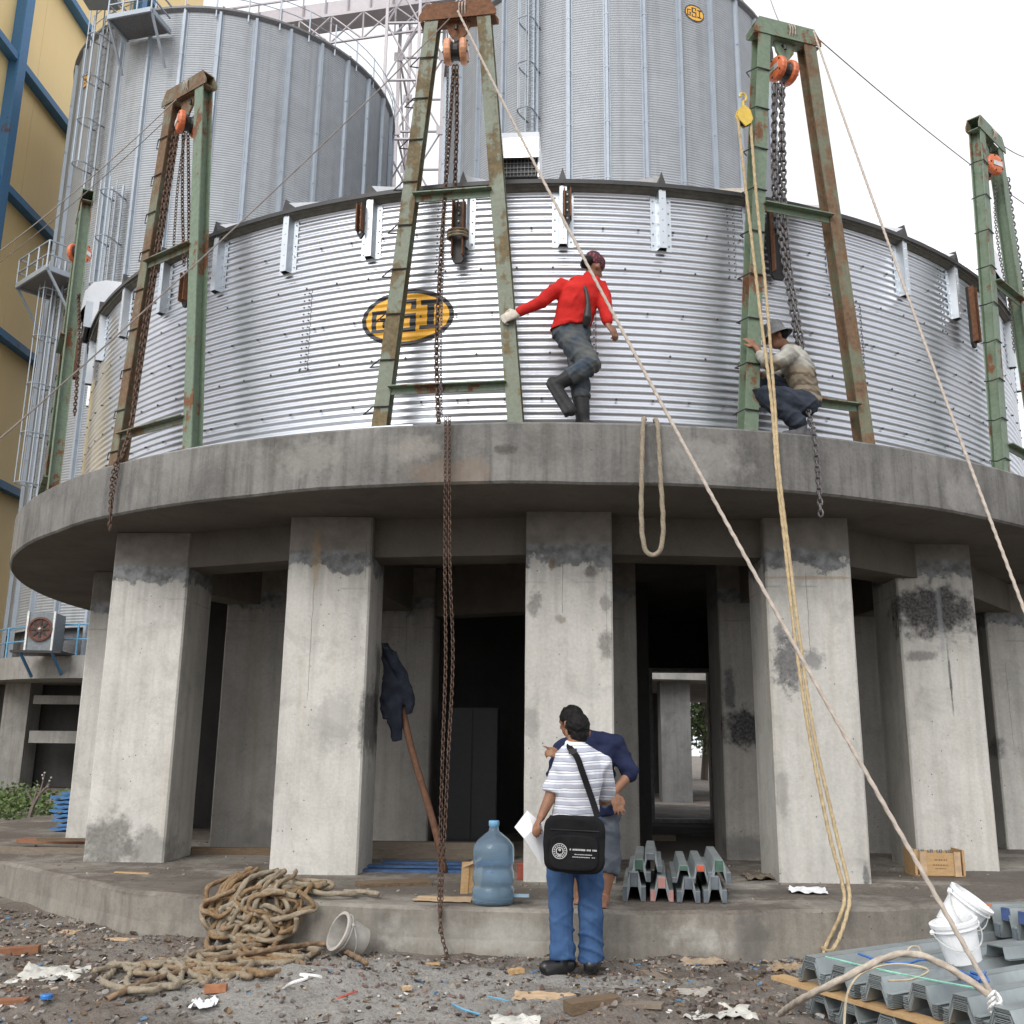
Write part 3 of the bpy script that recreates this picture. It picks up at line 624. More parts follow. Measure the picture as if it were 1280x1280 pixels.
def tall_bin(label, C, a_off, cols, fl):
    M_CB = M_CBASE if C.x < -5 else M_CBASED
    t = thing('tall_grain_bin', label, 'grain bin', C, 0, 'tall weathered grain bins')
    faces = math.atan2(-(CAM.x-C.x), -(CAM.y-C.y)) ; face = math.atan2(CAM.x-C.x, -(CAM.y-C.y))
    nr = int((ZE-4.4)/RH)
    for q in range(nr):
        for k in range(NST//2):
            a = a_off+k*2*DST+(DST if q % 2 else 0)
            d = (a-face+pi) % (2*pi)-pi
            if abs(d) < radians(112): inst('wall_sheet', me_sil, t, a, (0, 0, 4.4+q*RH+(ZE-4.4-nr*RH)))
    b = MB().lathe([(RS-.25, 4.4), (RS-.25, ZE-.2)], 48); b.v = [(x+C.x, y+C.y, z) for x, y, z in b.v]; b.build('wall_lining', M_OLDEDGE, t)
    for k in range(NST):
        a = a_off+(k+.5)*DST; d = (a-face+pi) % (2*pi)-pi
        if abs(d) < radians(112): inst('stiffener', me_sst, t, a)
    inst('roof', me_rf, t, 0, (0, 0, ZE)); inst('eave_edge', em, t, 0, (0, 0, ZE))
    # its own concrete base
    bs = thing('old_bin_base', fl, 'bin base', C, 0, 'concrete bases of the tall bins')
    b = MB().lathe([(0, 3.65), (7.7, 3.65), (7.7, 4.4), (0, 4.4)], 96); b.v = [(x+C.x, y+C.y, z) for x, y, z in b.v]; b.build('ring_slab', M_CBASE, bs)
    for x, y in cols: MB().box(x-.46, x+.46, y-.46, y+.46, -.1, 3.652).build('column', M_CB, bs)
    b = MB(); a = face; b.box(C.x-5.5, C.x+2.6, C.y-.1, C.y+.1, 0, 3.651).build('added_shade_wall', M_DARK, bs); MB().box(C.x+4.3, C.x+6.2, C.y-.1, C.y+.1, 0, 3.651).build('added_shade_wall', M_DARK, bs)  # walls added to darken the openings; shade is in their colour
    if C.x < -5:
        MB().box(C.x-6.0, C.x+5.0, C.y-3.6, C.y-3.4, 0, 3.65).build('added_shade_wall', M_DARK, bs)
        for z_, h_ in ((1.55, .42), (2.9, .3)): MB().box(gl.x+.3, gl.x+6, C.y-5.0, C.y-4.7, z_, z_+h_).build('tie_beam', M_CBASE, bs)
    return t, bs
def ringcols(C, a0, n, R=6.6): return [(C.x+R*sin(a0+2*pi*k/n), C.y-R*cos(a0+2*pi*k/n)) for k in range(n)]
gx = at_y(846, 950, CC.y-6.9); gl = at_z(23, 985, 0.0)
tbC, bsC = tall_bin('tall weathered steel bin straight behind the new one, between two hoist frames', CC, radians(2.0), [q for q in ringcols(CC, math.asin((gx.x-CC.x)/6.6), 16) if not (q[1] > CC.y and 4.6 < q[0] < 9)], 'shadowed concrete base seen through the way between the columns')
gl = at_z(23, 985, 0.0)
cl = [q for q in ringcols(CL, math.atan2(gl.x-.46-CL.x, -(gl.y+.46-CL.y)), 12, math.hypot(gl.x-.46-CL.x, gl.y+.46-CL.y)) if not (gl.x+.2 < q[0] < gl.x+5.5 and q[1] < CL.y)]
tbL, bsL = tall_bin('tall weathered steel bin with caged ladders beside the yellow building', CL, radians(5.0), cl, 'old concrete base at the left edge with a fan on its ledge')
pb = at_R(868, 17, RS, CC); badge(tbC, RS, 0, 0, .01, .01, .01, 0) if False else None
def badge_on(parent, C, p, a_, b_):
    phi = math.atan2(p.x-C.x, -(p.y-C.y)); o = badge(parent, RS, phi, p.z, a_, b_, 0.016, 0.018, base_z=0, amp=0.0)
    me = o.data
    for v in me.vertices: pass
    o.location = (0, 0, 0); return o
INV_save = INV[tbC.name]; INV[tbC.name] = Matrix(); badge_on(tbC, CC, pb, 0.42, 0.36); INV[tbC.name] = INV_save
INV_save = INV[tbL.name]; INV[tbL.name] = Matrix(); badge_on(tbL, CL, at_R(108, 100, RS, CL), 0.42, 0.36); INV[tbL.name] = INV_save

# ---- yellow building with blue steel frame, its side wall running away on the left
M_YEL = NT('yellow_cladding'); f = M_YEL.noise(0.25, 4); sx = M_YEL.sep(M_YEL.pos()); wv = M_YEL.math('PINGPONG', sx[1], 0.45)
M_YEL.bump(M_YEL.step(wv, 0.02, 0.10), 0.02, 0.25)
M_YEL = M_YEL.out(M_YEL.mix(f, (0.95, 0.69, 0.31), (0.97, 0.75, 0.38)), 0.6)
M_BLUE = painted('blue_steel', (0.07, 0.22, 0.44), 0.1, 0.8)
bld = thing('yellow_building', 'tall yellow clad building with blue steel frame at the left edge', 'building', (-23, 20, 0))
XW = -23.0
for z0, z1 in ((0, 12.0), (12.03, 18.1), (18.13, 24.2), (24.23, 30.0), (30.03, 36.0), (36.03, 43.0), (43.03, 52)):
    for y0, y1 in ((14.01, 22.99), (23.01, 31.99), (32.01, 41)): MB().box(XW-.25, XW, y0, y1, z0, z1).build('cladding_panel', M_YEL, bld)
MB().box(XW-14, XW-.26, 14, 41, 0, 52.1).build('building_core', M_YEL, bld)
for z in (12.0, 18.1, 24.2, 30.0, 36.0, 43.0): MB().box(XW, XW+.42, 14, 41, z-.10, z+.10).box(XW+.3, XW+.48, 14.01, 40.99, z-.16, z+.16).build('girt', M_BLUE, bld)
for y in (at_y(12, 60, 20).y+.9, 31.5): MB().box(XW, XW+.5, y-.2, y+.2, 0, 52).box(XW+.42, XW+.52, y-.3, y+.3, 0.01, 51.99).build('blue_post', M_BLUE, bld)

# ---- lattice tower and conveyor gallery between the tall bins
M_TRUSS = steel('tower_galvanised', (0.52, 0.49, 0.52), 0.6, 0.2)
TY0, TY1 = 30.0, 33.5
def lat(o, a, b_, w_=.12): MB().beam(a, b_, w_, w_, (0.3, 0.2, 1)).build(o, M_TRUSS, tw)
tx = [at_y(497, 120, TY0).x, at_y(553, 120, TY0).x]
tw = thing('lattice_tower', 'grey steel lattice tower standing between the two tall bins', 'tower', ((tx[0]+tx[1])/2, 31.5, 0))
zz = [0]+list(np.arange(15.0, 46, 4.4))
corners = [(tx[0], TY0), (tx[1], TY0), (tx[1], TY1), (tx[0], TY1)]
for x, y in corners: MB().beam((x, y, 0), (x, y, 45), .17, .17, (1, 0, 0)).build('post', M_TRUSS, tw)
for i in range(len(zz)-1):
    for k in range(4):
        (x0, y0), (x1, y1) = corners[k], corners[(k+1) % 4]
        lat('strut', (x0, y0, zz[i+1]), (x1, y1, zz[i+1]), .09)
        if k in (2,): continue
        if i % 2: lat('brace', (x0, y0, zz[i]), (x1, y1, zz[i+1]), .075)
        else: lat('brace', (x1, y1, zz[i]), (x0, y0, zz[i+1]), .075)
        if k < 2: lat('rod', ((x0, y0, zz[i]) if not i % 2 else (x1, y1, zz[i])), ((x1, y1, zz[i+1]) if not i % 2 else (x0, y0, zz[i+1])), .07)
        if i: MB().beam((x0-.25, y0-.12, zz[i]), (x0+.25, y0-.12, zz[i]), .02, .5).build('gusset', M_TRUSS, tw)
# second, wider frame of the tower seen in front
xa = at_y(478, 150, 27.5).x; xb = at_y(520, 150, 27.5).x
tw = thing('lattice_tower', 'thin cross-braced steel trestle against the right side of the left bin', 'tower', ((xa+xb)/2, 27.5, 0))
for x in (xa, xb): MB().beam((x, 27.5, 0), (x, 27.5, 40), .14, .14, (1, 0, 0)).build('post', M_TRUSS, tw)
for i, z in enumerate(np.arange(14, 38, 3.3)):
    lat('strut', (xa, 27.5, z), (xb, 27.5, z), .10); lat('brace', (xa, 27.5, z), (xb, 27.5, z+3.3), .07); lat('brace', (xb, 27.52, z), (xa, 27.52, z+3.3), .07)
g0, g1 = at_y(300, 38, 29), at_y(660, -14, 29)
tw = thing('conveyor_gallery', 'long enclosed conveyor gallery running along the top edge between the bins', 'conveyor', tuple((g0+g1)/2))
t_ = (g1-g0).normalized()
MB().beam(g0-t_*4, g1+t_*8, 1.3, 0.75).build('gallery_body', M_TRUSS, tw)
MB().beam(g0-t_*4+Vector((0, -.75, -.55)), g1+t_*8+Vector((0, -.75, -.55)), .12, .16).build('chord', M_TRUSS, tw)
MB().beam(g0-t_*4+Vector((0, -.75, .75)), g1+t_*8+Vector((0, -.75, .75)), .08, .08).build('handrail', M_TRUSS, tw)
for k in range(14):
    p = g0.lerp(g1, k/13); MB().beam(p+Vector((0, -.75, -.5)), p+Vector((0, -.75, .75)), .06, .06).build('baluster', M_TRUSS, tw)
# struts of the trestle below the gallery, reaching to the left bin's roof
for k in range(7):
    p = g0.lerp(g1, .22+k*.11)+Vector((0, -.75, -.6)); q = g0.lerp(g1, .22+(k+1)*.11)+Vector((0, -.75, -2.2)); r_ = g0.lerp(g1, .22+k*.11)+Vector((0, -.75, -2.2))
    lat('brace', p, q, .07); lat('brace', r_, g0.lerp(g1, .22+(k+1)*.11)+Vector((0, -.75, -.6)), .07); lat('strut', r_, q, .09); lat('strut', p, r_, .07)

# ---- caged ladders and landings on the tall bins
def caged_ladder(parent_c, px, py0, py1, label):
    C = parent_c; p0 = at_R(px[0], py0, RS+.12, C); p1 = at_R(px[1], py1, RS+.12, C); phi = math.atan2(p0.x-C.x, -(p0.y-C.y))
    out = Vector((sin(phi), -cos(phi), 0)); sd = Vector((cos(phi), sin(phi), 0)); o = Vector((p0.x, p0.y, 0)); z0, z1 = min(p0.z, p1.z), max(p0.z, p1.z)
    t = thing('caged_ladder', label, 'ladder', (o.x, o.y, z0), phi, 'caged ladders on the tall bins')
    for s_ in (-1, 1): MB().beam(o+sd*.25*s_+out*.1+_Z*z0, o+sd*.25*s_+out*.1+_Z*z1, .07, .07, (1, 0, 0)).build('rail', M_OLDS, t)
    b = MB()
    for z in np.arange(z0, z1, .32): b.cyl(o-sd*.25+out*.1+_Z*z, o+sd*.25+out*.1+_Z*z, .018, 5)
    tag(b.build('rungs', M_OLDS, t), kind='stuff')
    for z in np.arange(z0+1.2, z1, 1.9):
        path = [o+sd*(.25+.13*sin(a*pi))*(1 if a < .5 else -1)*abs(cos(a*pi))**.6+out*(.1+.72*sin(a*pi))+_Z*z for a in np.linspace(0, 1, 13)]
        MB().tube(path, .03, 5).build('hoop', M_OLDS, t)
        [MB().beam(o+sd*.25*q_+out*.1+_Z*z, o+sd*.25*q_-out*.1+_Z*(z+.02), .05, .05).build('bracket', M_OLDEDGE, t) for q_ in (-1, 1)]
    for a in (.18, .38, .62, .82):
        q = o+sd*(.25+.13*sin(a*pi))*(1 if a < .5 else -1)*abs(cos(a*pi))**.6+out*(.1+.72*sin(a*pi))
        MB().beam(q+_Z*(z0+1.2), q+_Z*z1, .035, .035, (1, 0, 0)).build('cage_bar', M_OLDS, t)
    return t
caged_ladder(CL, (139, 139), 20, 240, 'caged ladder running down from the top left of the left bin')
caged_ladder(CL, (150, 150), 235, 400, 'short caged ladder in the middle of the left bin behind the green post')
caged_ladder(CL, (82, 82), 330, 640, 'lower ladder by the left edge of the left bin')
caged_ladder(CC, (667, 667), -60, 185, 'caged ladder on the front of the bin straight behind')
caged_ladder(CC, (737, 737), 232, 420, 'ladder cage just showing above the eave, right of the white vent')
def landing(C, x0, x1, y, label, dep=1.3, hgt=1.1):
    p0, p1 = at_R(x0, y, RS+.15, C), at_R(x1, y, RS+.15, C); phi = math.atan2((p0.x+p1.x)/2-C.x, -((p0.y+p1.y)/2-C.y)); out = Vector((sin(phi), -cos(phi), 0)); p1.z = p0.z
    t = thing('landing', label, 'landing', tuple(p0)); sd = (p1-p0)
    b = MB()
    b.obox((p0+p1)/2+out*dep/2, sd/2, out*dep/2, _Z*.02).build('deck', M_OLDEDGE, t)
    b = MB()
    for k in range(2): b.beam(p0+sd*k, p0+sd*k+out*dep, .08, .2)
    b.beam(p0+out*dep, p1+out*dep, .08, .2).build('edge_frame', M_OLDS, t)
    for k in range(2): MB().beam(p0+sd*k+out*dep, p0+sd*k-_Z*1.7+out*.1, .08, .08).build('brace', M_OLDS, t)
    for k in np.linspace(0, 1, 4): MB().beam(p0+sd*k+out*dep, p0+sd*k+out*dep+_Z*hgt, .05, .05, (1, 0, 0)).build('railing_post', M_OLDS, t)
    for h in (.55, 1.1): MB().beam(p0+out*dep+_Z*h, p1+out*dep+_Z*h, .05, .05).beam(p0+out*.1+_Z*h, p0+out*dep+_Z*h, .05, .05).beam(p1+out*.1+_Z*h, p1+out*dep+_Z*h, .05, .05).build('railing_bar', M_OLDS, t)
landing(CL, 160, 212, 50, 'small railed landing near the top of the left bin')
landing(CL, 62, 98, 372, 'small railed landing half way down the left bin')
p = at_R(150, 22, RS, CL); MB().obox(p+Vector((-.2, -1.4, 2.2)), (.62, 0, .0), (0, .5, 0), (0, 0, 2.6)).build('elevator_leg', M_OLD, loc=tuple(p))
tag(bpy.data.objects['elevator_leg'], 'grey sheet metal elevator leg above the top landing of the left bin', 'elevator')
b = MB()                                                        # railing along the left bin's roof edge
t = thing('roof_railing', 'thin handrail round the roof edge of the left bin', 'railing', (CL.x, CL.y, ZE))
fa = math.atan2(CAM.x-CL.x, -(CAM.y-CL.y))
arc = [fa+radians(q) for q in range(-60, 100, 5)]
for h in (.55, 1.05): MB().tube([Vector((CL.x+7.1*sin(a), CL.y-7.1*cos(a), ZE+h)) for a in arc], .018, 5).build('rail_bar', M_OLDS, t)
for a in arc[::2]: MB().beam((CL.x+7.1*sin(a), CL.y-7.1*cos(a), ZE-.4), (CL.x+7.1*sin(a), CL.y-7.1*cos(a), ZE+1.1), .05, .05, (1, 0, 0)).build('railing_post', M_OLDS, t)

# ================================================================== HOIST FRAMES ROUND THE LEDGE
G1 = (0.165, 0.225, 0.155); G2 = (0.20, 0.24, 0.16); RUST = (0.15, 0.075, 0.04)
M_GA = painted('green_paint', G1, 0.28, 2.0); M_GB = painted('green_paint_rusting', (0.17, 0.195, 0.14), 0.42, 2.2, rcol=(0.15, 0.115, 0.06)); M_GC = painted('rust_over_green', (0.16, 0.165, 0.105), 0.48, 2.2, rcol=(0.17, 0.105, 0.06)); M_RB = painted('rusty_steel', (0.17, 0.10, 0.06), 1.6, 3.0)
M_CHR = plain('rusty_chain', (0.10, 0.062, 0.045), 0.6, 0.5, var=0.5); M_CHG = plain('grey_chain', (0.16, 0.15, 0.15), 0.45, 0.7, var=0.4)
M_HOIST = plain('hoist_orange', (0.60, 0.15, 0.055), 0.42, var=0.14); M_IRON = plain('dark_iron', (0.035, 0.033, 0.032), 0.5, 0.4); M_PLATE = plain('tag_plate', (0.6, 0.6, 0.58), 0.4, 0.5)
M_HPALE = plain('hoist_orange_faded', (0.62, 0.30, 0.17), 0.5, var=0.3, sc=9)
RF, ZT = 7.33, 8.72
def polar(R, a, z): return Vector((R*sin(a), -R*cos(a), z))
HB = [(x*.92, y*.92) for x, y in [(-.075, -.075), (.075, -.075), (.075, -.061), (.006, -.061), (.006, .061), (.075, .061), (.075, .075), (-.075, .075), (-.075, .061), (-.006, .061), (-.006, -.061), (-.075, -.061)]]
def hoist_frame(phi, label, ml, mr, mc, mb, rung=-1, s0=.635, s1=.265):
    T = Vector((cos(phi), sin(phi), 0)); O = Vector((sin(phi), -cos(phi), 0)); c = O*RF
    t = thing('hoist_frame', label, 'hoist frame', (c.x, c.y, ZL), phi, 'A-shaped hoist frames standing on the ledge')
    for s_, mt in ((-1, ml), (1, mr)):
        a, b_ = c+T*s0*s_+_Z*(ZL+.014), c+T*s1*s_+_Z*(ZT-.16)
        leg = MB().section(a, b_, HB, T).build('leg', mt, t)
        MB().obox(a+_Z*-.006, T*.13, O*.12, _Z*.008).build('foot_plate', mt, leg)
        if s_ == rung:
            for k in range(9):
                p = a.lerp(b_, .06+k*.105); q = p+T*s_*.075
                MB().tube([q+O*.078-T*s_*.15, q+O*.082, q+T*s_*.10+O*.03-_Z*.05, q-O*.08+T*s_*.0, ], .0075, 5).build('step_rung', M_IRON, leg)
    # cap beam: channel with sloping ends
    zc = ZT-.08
    b = MB(); yv = O*.085
    pr_ = [(-s1-.13, -.085), (s1+.13, -.085), (s1+.13, -.03), (s1+.06, .09), (-s1-.06, .09), (-s1-.13, -.03)]
    b.section(c+_Z*zc-O*.08, c+_Z*zc-O*.068, pr_, T).section(c+_Z*zc+O*.068, c+_Z*zc+O*.08, pr_, T)
    b.obox(c+_Z*(zc+.095), T*(s1+.06), O*.08, _Z*.006).obox(c+_Z*(zc-.088), T*(s1+.12), O*.06, _Z*.004)
    b.build('cap_beam', mc, t)
    for z, w_ in ((ZL+.43, .07), (ZL+2.38, .075)):
        f = (z-ZL)/(ZT-.16-ZL); h = s0+(s1-s0)*f-.05
        MB().beam(c-T*h+O*.05+_Z*z, c+T*h+O*.05+_Z*z, .012, w_).beam(c-T*h+O*.09+_Z*(z+w_/2-.006), c+T*h+O*.09+_Z*(z+w_/2-.006), .07, .012).build('cross_bar', mb, t)
    hg = MB().section(c+_Z*(zc-.2)-O*.012, c+_Z*(zc-.2)+O*.012, [(-.12, .11), (.12, .11), (.10, .0), (.03, -.10), (-.03, -.10), (-.10, .0)], T).build('hanger_plate', mc, t)
    return t, c, T, O
FR = [radians(a) for a in (-60, -33.5, -7.0, 19.4, 45.6)]
fr = [hoist_frame(FR[0], 'green hoist frame seen edge-on, leftmost, in front of the ladder', M_GA, M_GA, M_GA, M_GA),
      hoist_frame(FR[1], 'rusty green hoist frame second from the left', M_GC, M_GA, M_GC, M_GB),
      hoist_frame(FR[2], 'grey-green hoist frame with brown cap straddling the orange badge', M_GB, M_GB, M_RB, M_GA),
      hoist_frame(FR[3], 'green and brown hoist frame with the yellow pulley, right of the red-shirted worker', M_GA, M_GC, M_GA, M_GA),
      hoist_frame(FR[4], 'clean green hoist frame at the right edge', M_GA, M_GA, M_GA, M_GA)]
def hoist(k, rot, zc, label, body, off=0.0):
    t_, c, T, O = fr[k]; c = c+T*off; a = FR[k]+rot; ax = Vector((cos(a), sin(a), 0)); oy = Vector((-sin(a), cos(a), 0))
    t = thing('chain_hoist', label, 'chain hoist', (c.x, c.y, zc), a, 'chain hoists hanging in the frames')
    for s_ in (-1, 1):
        M = Matrix.Translation(c+_Z*zc+ax*s_*.045) @ Matrix(((oy.x, 0, ax.x*s_, 0), (oy.y, 0, ax.y*s_, 0), (0, 1, 0, 0), (0, 0, 0, 1)))
        cov = MB().lathe([(0, 0), (.115, 0), (.13, .012), (.13, .05), (.115, .068), (.07, .078), (0, .08)], 18, M).build('gear_cover' if s_ > 0 else 'wheel_cover', body, t, False)
        MB().obox(c+_Z*(zc-.01)+ax*s_*(.128), ax*.002, oy*.07, _Z*.03).build('name_plate', M_PLATE, cov)
        bl = MB()
        for q in range(5):
            an = q*2*pi/5; bl.ball(c+_Z*(zc+.1*sin(an))+ax*s_*.118+oy*.1*cos(an), .011, 6, 3)
        bl.build('cover_bolts', M_IRON, cov)
    b = MB(); M = Matrix.Translation(c+_Z*zc-ax*.04) @ Matrix(((oy.x, 0, ax.x, 0), (oy.y, 0, ax.y, 0), (0, 1, 0, 0), (0, 0, 0, 1)))
    b.lathe([(0, 0), (.10, 0), (.085, .02), (.085, .06), (.10, .08), (0, .08)], 16, M).build('chain_wheel', M_IRON, t)
    hk = [c+_Z*(zc+.11), c+_Z*(zc+.17)]+[c+_Z*(zc+.235)+oy*.055*sin(q)-_Z*.06*cos(q) for q in np.linspace(0, 5.0, 12)]
    MB().tube(hk, .015, 6).build('top_hook', M_IRON, t)
    return t, c
M_BAG = plain('black_sheet', (0.018, 0.017, 0.018), 0.6)
hz = ZT-.52
h1, c1 = hoist(0, .9, hz-.25, 'orange chain hoist half hidden behind the leftmost green post', M_HOIST)
h2, c2 = hoist(1, 1.15, hz+.02, 'orange chain hoist with white plate in the second frame from the left', M_HOIST, .03)
h3, c3 = hoist(2, .08, hz+.02, 'faded orange chain hoist seen edge-on in the brown-capped frame', M_HPALE, -.02)
h4, c4 = hoist(3, .15, hz+.02, 'orange chain hoist with grey chains beside the yellow pulley frame', M_HOIST, -.03)
h5, c5 = hoist(4, 1.25, hz+.02, 'orange chain hoist in the frame at the right edge', M_HOIST)
def px(pts): return smooth_path([at_R(x, y, R) for x, y, R in pts], 10)
def chain(t, pts, mat, pitch=.046, r=.0078, name='load_chain', raw=False): MB().chain(smooth_path(pts, 10) if raw else px(pts), pitch, r).build(name, mat, t)
# left frame
chain(h1, [(93, 305, 7.33), (97, 340, 7.33), (99, 430, 7.3), (93, 520, 7.33)], M_CHR)
# second frame
chain(h2, [(222, 168, 7.33), (206, 270, 7.36), (184, 400, 7.38), (166, 520, 7.42), (150, 575, 7.6)], M_CHR, .05, .0095)
chain(h2, [(217, 168, 7.33), (200, 280, 7.36), (178, 420, 7.38), (164, 530, 7.42)], M_CHR, .05, .0095)
chain(h2, [(150, 572, 7.74), (141, 620, 7.76), (137, 662, 7.78), (140, 600, 7.76), (147, 572, 7.74)], M_CHR, .04, .006, 'hand_chain')
chain(h2, [(229, 168, 7.33), (228, 250, 7.3), (230, 330, 7.22)], M_CHR); chain(h2, [(235, 168, 7.33), (236, 250, 7.3), (236, 340, 7.22)], M_CHR); chain(h2, [(231, 168, 7.33), (222, 235, 7.3), (217, 310, 7.3)], M_CHR, .04, .005, 'hand_chain')
# brown-capped frame
chain(h3, [(567, 85, 7.33), (561, 180, 7.36), (553, 290, 7.4), (546, 420, 7.42), (547, 500, 7.44), (549, 540, 7.6)], M_CHR, .05, .009)
chain(h3, [(571, 85, 7.33), (571, 160, 7.3), (569, 230, 7.22), (572, 262, 7.16)], M_CHR, .05, .009)
chain(h3, [(560, 85, 7.33), (558, 170, 7.33), (556, 240, 7.33), (551, 430, 7.44), (552, 520, 7.5)], M_CHG, .032, .0045, 'hand_chain')
chain(h3, [(557, 524, 7.74), (556, 700, 7.80), (557, 820, 7.9), (553, 950, 8.05), (549, 1100, 8.2), (552, 1165, 8.3), (560, 1196, 8.36)], M_CHR, .036, .0047, 'hand_chain')
chain(h3, [(562, 524, 7.74), (562, 700, 7.80), (566, 820, 7.9), (560, 950, 8.05), (553, 1100, 8.2), (550, 1165, 8.32)], M_CHR, .036, .0047, 'hand_chain')
# yellow pulley frame
chain(h4, [(971, 108, 7.33), (968, 180, 7.33), (972, 260, 7.36), (984, 350, 7.4), (997, 430, 7.44), (1006, 500, 7.46)], M_CHG, .055, .0115)
chain(h4, [(975, 108, 7.33), (979, 180, 7.33), (981, 270, 7.36), (989, 350, 7.4), (1002, 430, 7.44), (1008, 498, 7.46)], M_CHG, .055, .0115)
chain(h4, [(968, 108, 7.33), (967, 190, 7.3), (969, 290, 7.16)], M_CHG, .055, .0105)
chain(h4, [(979, 108, 7.33), (975, 200, 7.3), (975, 285, 7.16)], M_CHG, .055, .0105)
chain(h4, [(1006, 495, 7.47), (1013, 525, 7.6), (1018, 545, 7.76), (1023, 600, 7.78), (1026, 645, 7.8)], M_CHG, .05, .0085, 'hand_chain')
# right edge frame
chain(h5, [(1257, 225, 7.33), (1264, 290, 7.33), (1272, 340, 7.33), (1283, 420, 7.36)], M_CHG, .05, .009); chain(h5, [(1260, 225, 7.33), (1268, 290, 7.33), (1280, 360, 7.33)], M_CHG, .05, .009)
chain(h5, [(1245, 228, 7.33), (1244, 270, 7.33), (1250, 320, 7.33), (1262, 380, 7.33), (1268, 440, 7.33)], M_CHG, .034, .005, 'hand_chain')

# ---- dark lifting brackets bolted over some stiffeners
def lug(px_, y0, y1, w_, label, mat=None, rope=False, belly=0.0):
    p0, p1 = at_R(px_, y0, RD+.13), at_R(px_, y1, RD+.13); a = math.atan2(p0.x, -p0.y); T = Vector((cos(a), sin(a), 0)); O = Vector((sin(a), -cos(a), 0)); p1 = Vector((p0.x, p0.y, p1.z))
    t = thing('lifting_bracket', label, 'bracket', tuple(p1), a, 'dark lifting brackets on the stiffeners')
    z0, z1 = p1.z, p0.z; c = Vector((p0.x, p0.y, 0)); b = MB()
    b.section(c-T*.006*0+O*(-.02)+_Z*0, c+O*.0, [(-w_/2, z0+.05), (-w_/2+.04, z0), (w_/2-.04, z0), (w_/2, z0+.05), (w_/2, z1), (-w_/2, z1)][::1], T) if False else None
    ol = [(-w_/2, z0+.05), (-w_/2+.03, z0), (w_/2-.03, z0), (w_/2, z0+.05), (w_/2+belly, (z0+z1)/2), (w_/2, z1), (-w_/2, z1), (-w_/2-belly, (z0+z1)/2)]
    n_ = len(ol); vs = [c+T*x+O*o_+_Z*z for o_ in (-.03, .0) for x, z in ol]
    b.add(vs, [[i, (i+1) % n_, n_+(i+1) % n_, n_+i] for i in range(n_)]+[list(range(n_))[::-1], list(range(n_, 2*n_))]).build('back_plate', mat or M_IRON, t)
    for s_ in (-1, 1): MB().obox(c+T*s_*(w_/2-.012)+O*.03+_Z*((z0+z1)/2+.03), T*.006, O*.03, _Z*((z1-z0)/2-.03)).build('side_flange', M_RB, t)
    for k in range(4): MB().ball(c+O*.004+_Z*(z1-.05-k*.085), .014, 6, 4).build('bolt', M_PLATE, t)
    if rope:
        for k in range(3): MB().rope([c+O*.03+_Z*(z0+.25+k*.03)+T*(w_*.75)*cos(q)+O*.07*sin(q) for q in np.linspace(0, 6.28, 20)], .012).build('rope_lashing', M_ROPE, t)
    return t
M_ROPE = NT('manila_rope'); f_ = M_ROPE.math('ADD', M_ROPE.math('MULTIPLY', M_ROPE.noise(5.0, 5, .6), .5), M_ROPE.math('MULTIPLY', M_ROPE.rnd(), .5)); g_ = M_ROPE.noise(60, 3)
M_ROPE = M_ROPE.out(M_ROPE.mix(.35, M_ROPE.mix(M_ROPE.ramp(f_, [(.38, 0.), (.62, 1.)]), (0.20, 0.11, 0.045), (0.27, 0.235, 0.18)), M_ROPE.ramp(g_, [(.3, (0.07, 0.05, 0.03)), (.7, (0.40, 0.32, 0.21))])), 0.9)
M_ROPEY = plain('new_rope', (0.44, 0.34, 0.20), 0.85, var=.25, sc=30); M_ROPEW = plain('pale_rope', (0.40, 0.345, 0.295), 0.85, var=.2, sc=30); M_ROPEG = plain('grey_brown_rope', (0.40, 0.345, 0.285), 0.85, var=.25, sc=24); M_WIRE = plain('guy_wire', (0.22, 0.19, 0.17), 0.5, .4)
lug(452, 257, 297, .075, 'narrow dark bracket on the stiffener left of the badge frame')
lug(574, 252, 328, .13, 'long dark bracket with rope lashing inside the badge frame', rope=True)
lug(709, 238, 280, .085, 'short dark bracket on the stiffener above the red-shirted worker')
lug(969, 258, 348, .16, 'large black bracket below the hoist with grey chains', M_BAG, belly=.03)
lug(234, 342, 382, .10, 'dark hook bracket inside the second frame', M_BAG, belly=.02)
lug(100, 425, 480, .14, 'dark bracket beside the leftmost post', M_BAG)
lug(1212, 360, 430, .10, 'dark bracket half hidden by the right edge frame', M_BAG)

# ---- yellow pulley block and ropes
pp = at_R(930, 148, 7.47); O = Vector((sin(FR[3]), -cos(FR[3]), 0)); T = Vector((cos(FR[3]), sin(FR[3]), 0))
t = thing('pulley_block', 'yellow lozenge pulley block hooked to the left leg of a hoist frame', 'pulley', tuple(pp))
M_PULY = plain('pulley_yellow', (0.66, 0.46, 0.07), 0.45, var=.12)
ol = [(0, .135), (.06, .09), (.085, .0), (.06, -.05), (0, -.10), (-.06, -.05), (-.085, .0), (-.06, .09)]
for s_ in (-1, 1):
    n_ = 8; vs = [pp+T*x+_Z*z+O*(s_*.022+d) for d in (-.006, .006) for x, z in ol]
    MB().add(vs, [[i, (i+1) % n_, n_+(i+1) % n_, n_+i] for i in range(n_)]+[list(range(n_))[::-1], list(range(n_, 2*n_))]).build('cheek_plate', M_PULY, t)
M = Matrix.Translation(pp-_Z*.01) @ Matrix(((T.x, 0, O.x, 0), (T.y, 0, O.y, 0), (0, 1, 0, 0), (0, 0, 0, 1)))
MB().lathe([(0, -.018), (.075, -.018), (.06, 0), (.075, .018), (0, .018)], 16, M).build('sheave', M_IRON, t)
